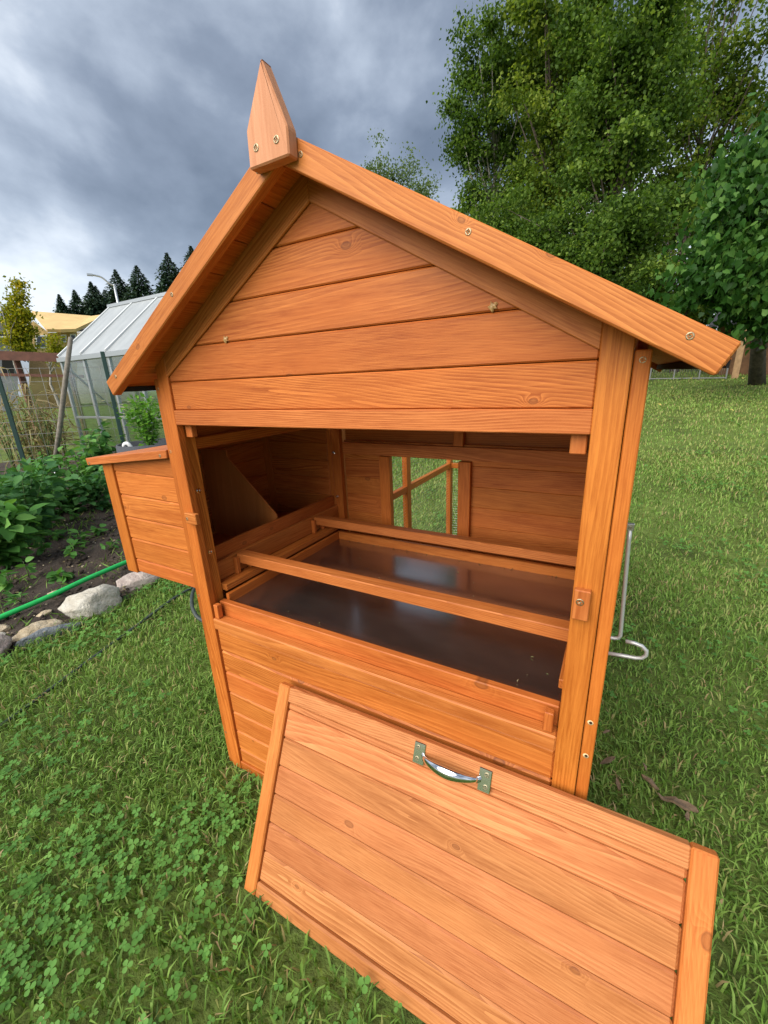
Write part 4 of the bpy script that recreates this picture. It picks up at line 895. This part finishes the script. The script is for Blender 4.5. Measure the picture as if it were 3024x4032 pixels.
build_tree('low_alder', gbase(2650, 17), 2, [lobe(2560, 1180, 17, 160, 150), lobe(2700, 1080, 18, 190, 200), lobe(2640, 850, 19, 190, 200)], 18000, .125, M['tree_yel'], 'dim undergrowth tree between the bush and the big-leaved tree', 'bark', .13, 'big trees behind the lawn', clump=.45, per=100, seed=6, tintbias=-.1)
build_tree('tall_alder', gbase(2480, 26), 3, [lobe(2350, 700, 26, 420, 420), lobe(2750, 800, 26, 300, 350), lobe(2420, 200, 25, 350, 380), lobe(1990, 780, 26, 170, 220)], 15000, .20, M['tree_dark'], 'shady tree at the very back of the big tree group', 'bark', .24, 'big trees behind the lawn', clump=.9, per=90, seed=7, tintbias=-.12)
build_tree('catalpa_tree', gbase(2985, 13.2), 2, [lobe(2970, 800, 10.2, 170, 150, 160), lobe(2890, 960, 10, 150, 90, 140), lobe(2840, 1110, 9.9, 160, 70, 150), lobe(3000, 1080, 9.6, 190, 130, 160), lobe(3060, 640, 10.8, 170, 170), lobe(3110, 960, 10.2, 200, 240), lobe(2930, 1210, 9.7, 130, 45, 110), lobe(3080, 1230, 10.2, 160, 60, 120)], 15000, .115, M['catalpa'], 'tree with large heart-shaped leaves at the right picture edge', 'bark', .15, None, HEART, .45, 30, .9, 8, .4, sub=30)
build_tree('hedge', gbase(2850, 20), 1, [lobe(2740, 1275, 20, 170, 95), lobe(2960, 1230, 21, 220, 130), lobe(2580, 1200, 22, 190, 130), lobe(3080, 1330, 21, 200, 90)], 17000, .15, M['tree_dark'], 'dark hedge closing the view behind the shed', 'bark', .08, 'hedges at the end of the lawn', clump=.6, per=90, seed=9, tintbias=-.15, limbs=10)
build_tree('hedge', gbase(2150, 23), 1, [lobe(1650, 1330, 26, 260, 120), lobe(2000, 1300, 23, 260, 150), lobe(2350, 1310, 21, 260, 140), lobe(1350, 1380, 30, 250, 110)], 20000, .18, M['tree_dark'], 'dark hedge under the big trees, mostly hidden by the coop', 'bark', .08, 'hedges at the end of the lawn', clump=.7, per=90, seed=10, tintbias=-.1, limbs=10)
for u_, lb_, lo, sd2 in ((1500, 'left and taller of two distant poplars above the roof', [(1492, 575, 22, 70), (1475, 670, 36, 85), (1525, 690, 40, 80), (1455, 720, 30, 60), (1500, 900, 80, 190), (1510, 1180, 90, 170)], 21), (1620, 'right and shorter of two distant poplars above the roof', [(1605, 620, 26, 70), (1650, 680, 30, 75), (1585, 720, 40, 70), (1675, 740, 32, 50), (1630, 920, 85, 180), (1630, 1190, 90, 170)], 22)):
    build_tree('poplar', gbase(u_, 40), 4, [lobe(a, b, 40, c, d_) for a, b, c, d_ in lo], 15000, .21, M['tree_far'], lb_, 'palebark', .16, 'distant poplars', clump=.9, per=40, seed=sd2)
def columnar(u, vtop, vbot, wpx, d, label, seed, n):
    b = gbase(u, d); p0 = at(u, vtop, d); p1 = at(u, vbot, d); k = mpp(p0)
    lob = [((p0+(p1-p0)*f_), (wpx*k*w_, wpx*k*w_, abs(p1.z-p0.z)*.2)) for f_, w_ in ((.18, .45), (.4, .8), (.62, 1.0), (.85, .85))]
    build_tree('columnar_tree', b, 2, lob, n, .13, M['columnar'], label, 'palebark', .09, 'yellowing young street trees', clump=.32, per=50, droop=-.2, seed=seed, limbs=8)
columnar(78, 1112, 1400, 44, 25, 'taller yellowing columnar tree in front of the houses', 31, 6500)
columnar(214, 1322, 1425, 19, 27, 'shorter yellowing tree by the unfinished house', 32, 1100)
def conifer(u, vtop, vbot, wpx, d, label, seed):
    rr = np.random.default_rng(seed+900); b = gbase(u, d); base = Vector((b[0], b[1], 0)); top = at(u, vtop, d); base = Vector((top.x, top.y, 0)); h = top.z; k = mpp(top); rad = wpx*k
    root = empty('conifer', base, label, 'tree', 'dark conifers on the skyline')
    place(bpy.data.objects.new('trunk', tube_mesh('trunk', [base, base+Vector((0, 0, h*.5)), top], [.35, .22, .03], M['bark'], 6)), Matrix.Identity(4), root)
    n = 4500; f_ = rr.random(n)**.9*.5; hz_ = h*(1-f_*1.0); nb = 26; a = np.round(rr.random(n)*nb)/nb*6.2832+hz_*1.7; q_ = rr.random(n)**.6
    reach = rad*(.015+np.minimum(f_*3.4, .35+.9*f_))*1.35*(1+.26*np.sin(hz_*(1.5+.2*(seed % 4))+seed)+.22*np.sin(np.round(a*26/6.2832)*2.7+seed*1.3+hz_*.8)+.16*rr.normal(size=n))
    rr_ = reach*q_; pos = np.stack([base.x+np.cos(a)*rr_, base.y+np.sin(a)*rr_, hz_-.30*rr_+.10*rr_**2/np.maximum(rad, .1)], 1)
    D = np.stack([np.cos(a), np.sin(a), -.35+.25*rr.normal(size=n)], 1)+.35*rr.normal(size=(n, 3)); Nn = rr.normal(size=(n, 3))*.4+np.array([0, 0, 1.])
    v_, f2, t_ = scatter(pos, D, Nn, rr.uniform(.5, 1.2, n)*h*.022*(.5+1.6*np.minimum(f_*4, 1)), (LEAF2[0]*np.array([.75, 1, 1.6]), LEAF2[1]), np.clip(.2+.5*q_+rr.normal(0, .2, n), 0, 1))  # needles darker toward the trunk, inner crown shade carried in the tint
    place(bpy.data.objects.new('crown', npmesh('crown', v_, f2, t_, M['conifer'])), Matrix.Identity(4), root)
for u_, vt, w_, d_, lb_, s_ in [(230, 1158, 36, 80, 'small conifer at the left end of the skyline row', 1), (290, 1140, 42, 82, 'conifer second from the left in the skyline row', 2), (355, 1108, 46, 80, 'conifer under the street lamp head', 3), (375, 1125, 46, 86, 'conifer tucked behind the one under the lamp', 4), (452, 1060, 52, 80, 'tall conifer directly behind the street lamp pole', 5), (535, 1045, 58, 78, 'slender pointed conifer between lamp and coop roof', 6), (655, 995, 60, 76, 'tallest conifer beside the left roof edge', 7), (750, 968, 60, 80, 'conifer tip peeking out behind the left roof edge', 8), (410, 1140, 46, 90, 'distant conifer filling the gap left of the lamp pole', 9), (10, 1210, 50, 70, 'dark conifer behind the grey house at the left edge', 10)]:
    conifer(u_, vt, 1500, w_, d_, lb_, s_)

# ------------------------------------------------------------------ far right: shed, post, pen
FS = Facade(2950, 15.2)
def wl2(name, px, mat, parent, depth, off=0.0): return prism(name, [FS.p(u_, v_, off) for u_, v_ in px], -FS.n*depth, FS.r, mat, parent, 0)
sb = FS.o.copy(); sb.z = tz(sb.x, sb.y); shed = empty('garden_shed', sb, 'dim brown timber shed under the big-leaved tree', 'shed')
nb_ = 14
for k in range(nb_):
    a = 2830+(3420-2830)*k/nb_; b = 2830+(3420-2830)*(k+1)/nb_-2; wl2('wall_board', [(a, 1540), (b, 1540), (b, 1262), (a, 1262)], M['shed'], shed, .05, -.25+.008*(k % 2))
wl2('wall', [(2826, 1540), (3430, 1540), (3430, 1262), (2826, 1262)], M['shed'], shed, 2.2, -.32)
slab('roof', [FS.p(2790, 1290, .45), FS.p(3460, 1225, .45), FS.p(3440, 1165, -2.2), FS.p(2830, 1235, -2.2)], M['darkroof'], shed, .06)
bar('downspout', FS.p(2952, 1246, .5), FS.p(2944, 1284, .5), .09, .06, M['white'], shed, FS.r, .005)
a = FS.p(2926, 1296, .6); b = FS.p(2895, 1478, .6); b.z = tz(b.x, b.y)-.05
bar('porch_post', b, (b.x, b.y, a.z), .14, .12, M['postwood'], shed, FS.r)
pa, pb = at(2560, 1480, 14.6), at(2860, 1478, 14.4); pa.z = tz(pa.x, pa.y); pb.z = tz(pb.x, pb.y)
pen = empty('wire_pen', pa, 'low galvanised wire pen panel at the far end of the lawn', 'fence')
for k in range(4): c = pa.lerp(pb, k/3); bar('pen_post', c, c+Vector((0, 0, .52)), .03, .03, M['wire'], pen, (1, 0, 0))
for z_ in (.03, .5): bar('pen_rail', pa+Vector((0, 0, z_)), pb+Vector((0, 0, z_)), .026, .026, M['wire'], pen)
for k in range(40): c = pa.lerp(pb, (k+.5)/40); tube('wire', [c+Vector((0, 0, .04)), c+Vector((0, 0, .49))], .0035, M['wire'], pen, 4)

# ------------------------------------------------------------------ small things on the lawn
lf = npmesh('fallen_leaf', LEAF[0]*np.array([1.1, 1, 1.4]), LEAF[1], None, M['fallen'])
for k in range(26):
    u_ = rng.uniform(2560, 3020); d_ = rng.uniform(8.5, 14.5); p = at(u_, 1500, d_); zg = tz(p.x, p.y)
    o = bpy.data.objects.new('fallen_leaf', lf); place(o, Matrix.Translation((p.x, p.y, zg+.055)) @ Matrix.Rotation(rng.uniform(0, 6), 4, 'Z') @ Matrix.Rotation(rng.uniform(-.5, .5), 4, 'X') @ Matrix.Scale(rng.uniform(.05, .10), 4))
    tag(o, 'fallen yellow leaf on the lawn below the trees', 'leaf', 'fallen yellow leaves on the lawn')
def gpt(u_, v_):
    q_ = _r*(u_-CX)/FPX-_u*(v_-CY)/FPX+_f; return CAM+q_*(-CAM[2]/q_[2])
for k, (u_, v_, s_) in enumerate([(2390, 3015, .055), (2555, 3100, .05), (2650, 3180, .07), (2700, 3195, .05), (2605, 3165, .03), (2700, 3240, .035), (2430, 3110, .035), (2385, 2900, .03), (2535, 3040, .025)]):
    p = gpt(u_, v_); bm = bmesh.new(); bmesh.ops.create_cube(bm, size=1); bmesh.ops.subdivide_edges(bm, edges=bm.edges[:], cuts=1, use_grid_fill=True)
    for v in bm.verts: v.co = Vector((v.co.x*s_*(1-.6*abs(v.co.y)), v.co.y*s_*.32*(1-.8*abs(v.co.x)), v.co.z*s_*.11+.10*s_*math.sin(5*v.co.x+k)+.05*s_*math.sin(9*v.co.y+2*k)))
    me = bpy.data.meshes.new('bark_chip'); bm.to_mesh(me); bm.free(); me.materials.append(M['chip'])
    o = bpy.data.objects.new('bark_chip', me); place(o, Matrix.Translation((p[0], p[1], .022)) @ Matrix.Rotation(rng.uniform(0, 3.1), 4, 'Z') @ Matrix.Rotation(rng.uniform(-.3, .3), 4, 'Y'))
    tag(o, 'brown bark chip in the grass right of the coop', 'wood chip', 'bark chips in the grass')
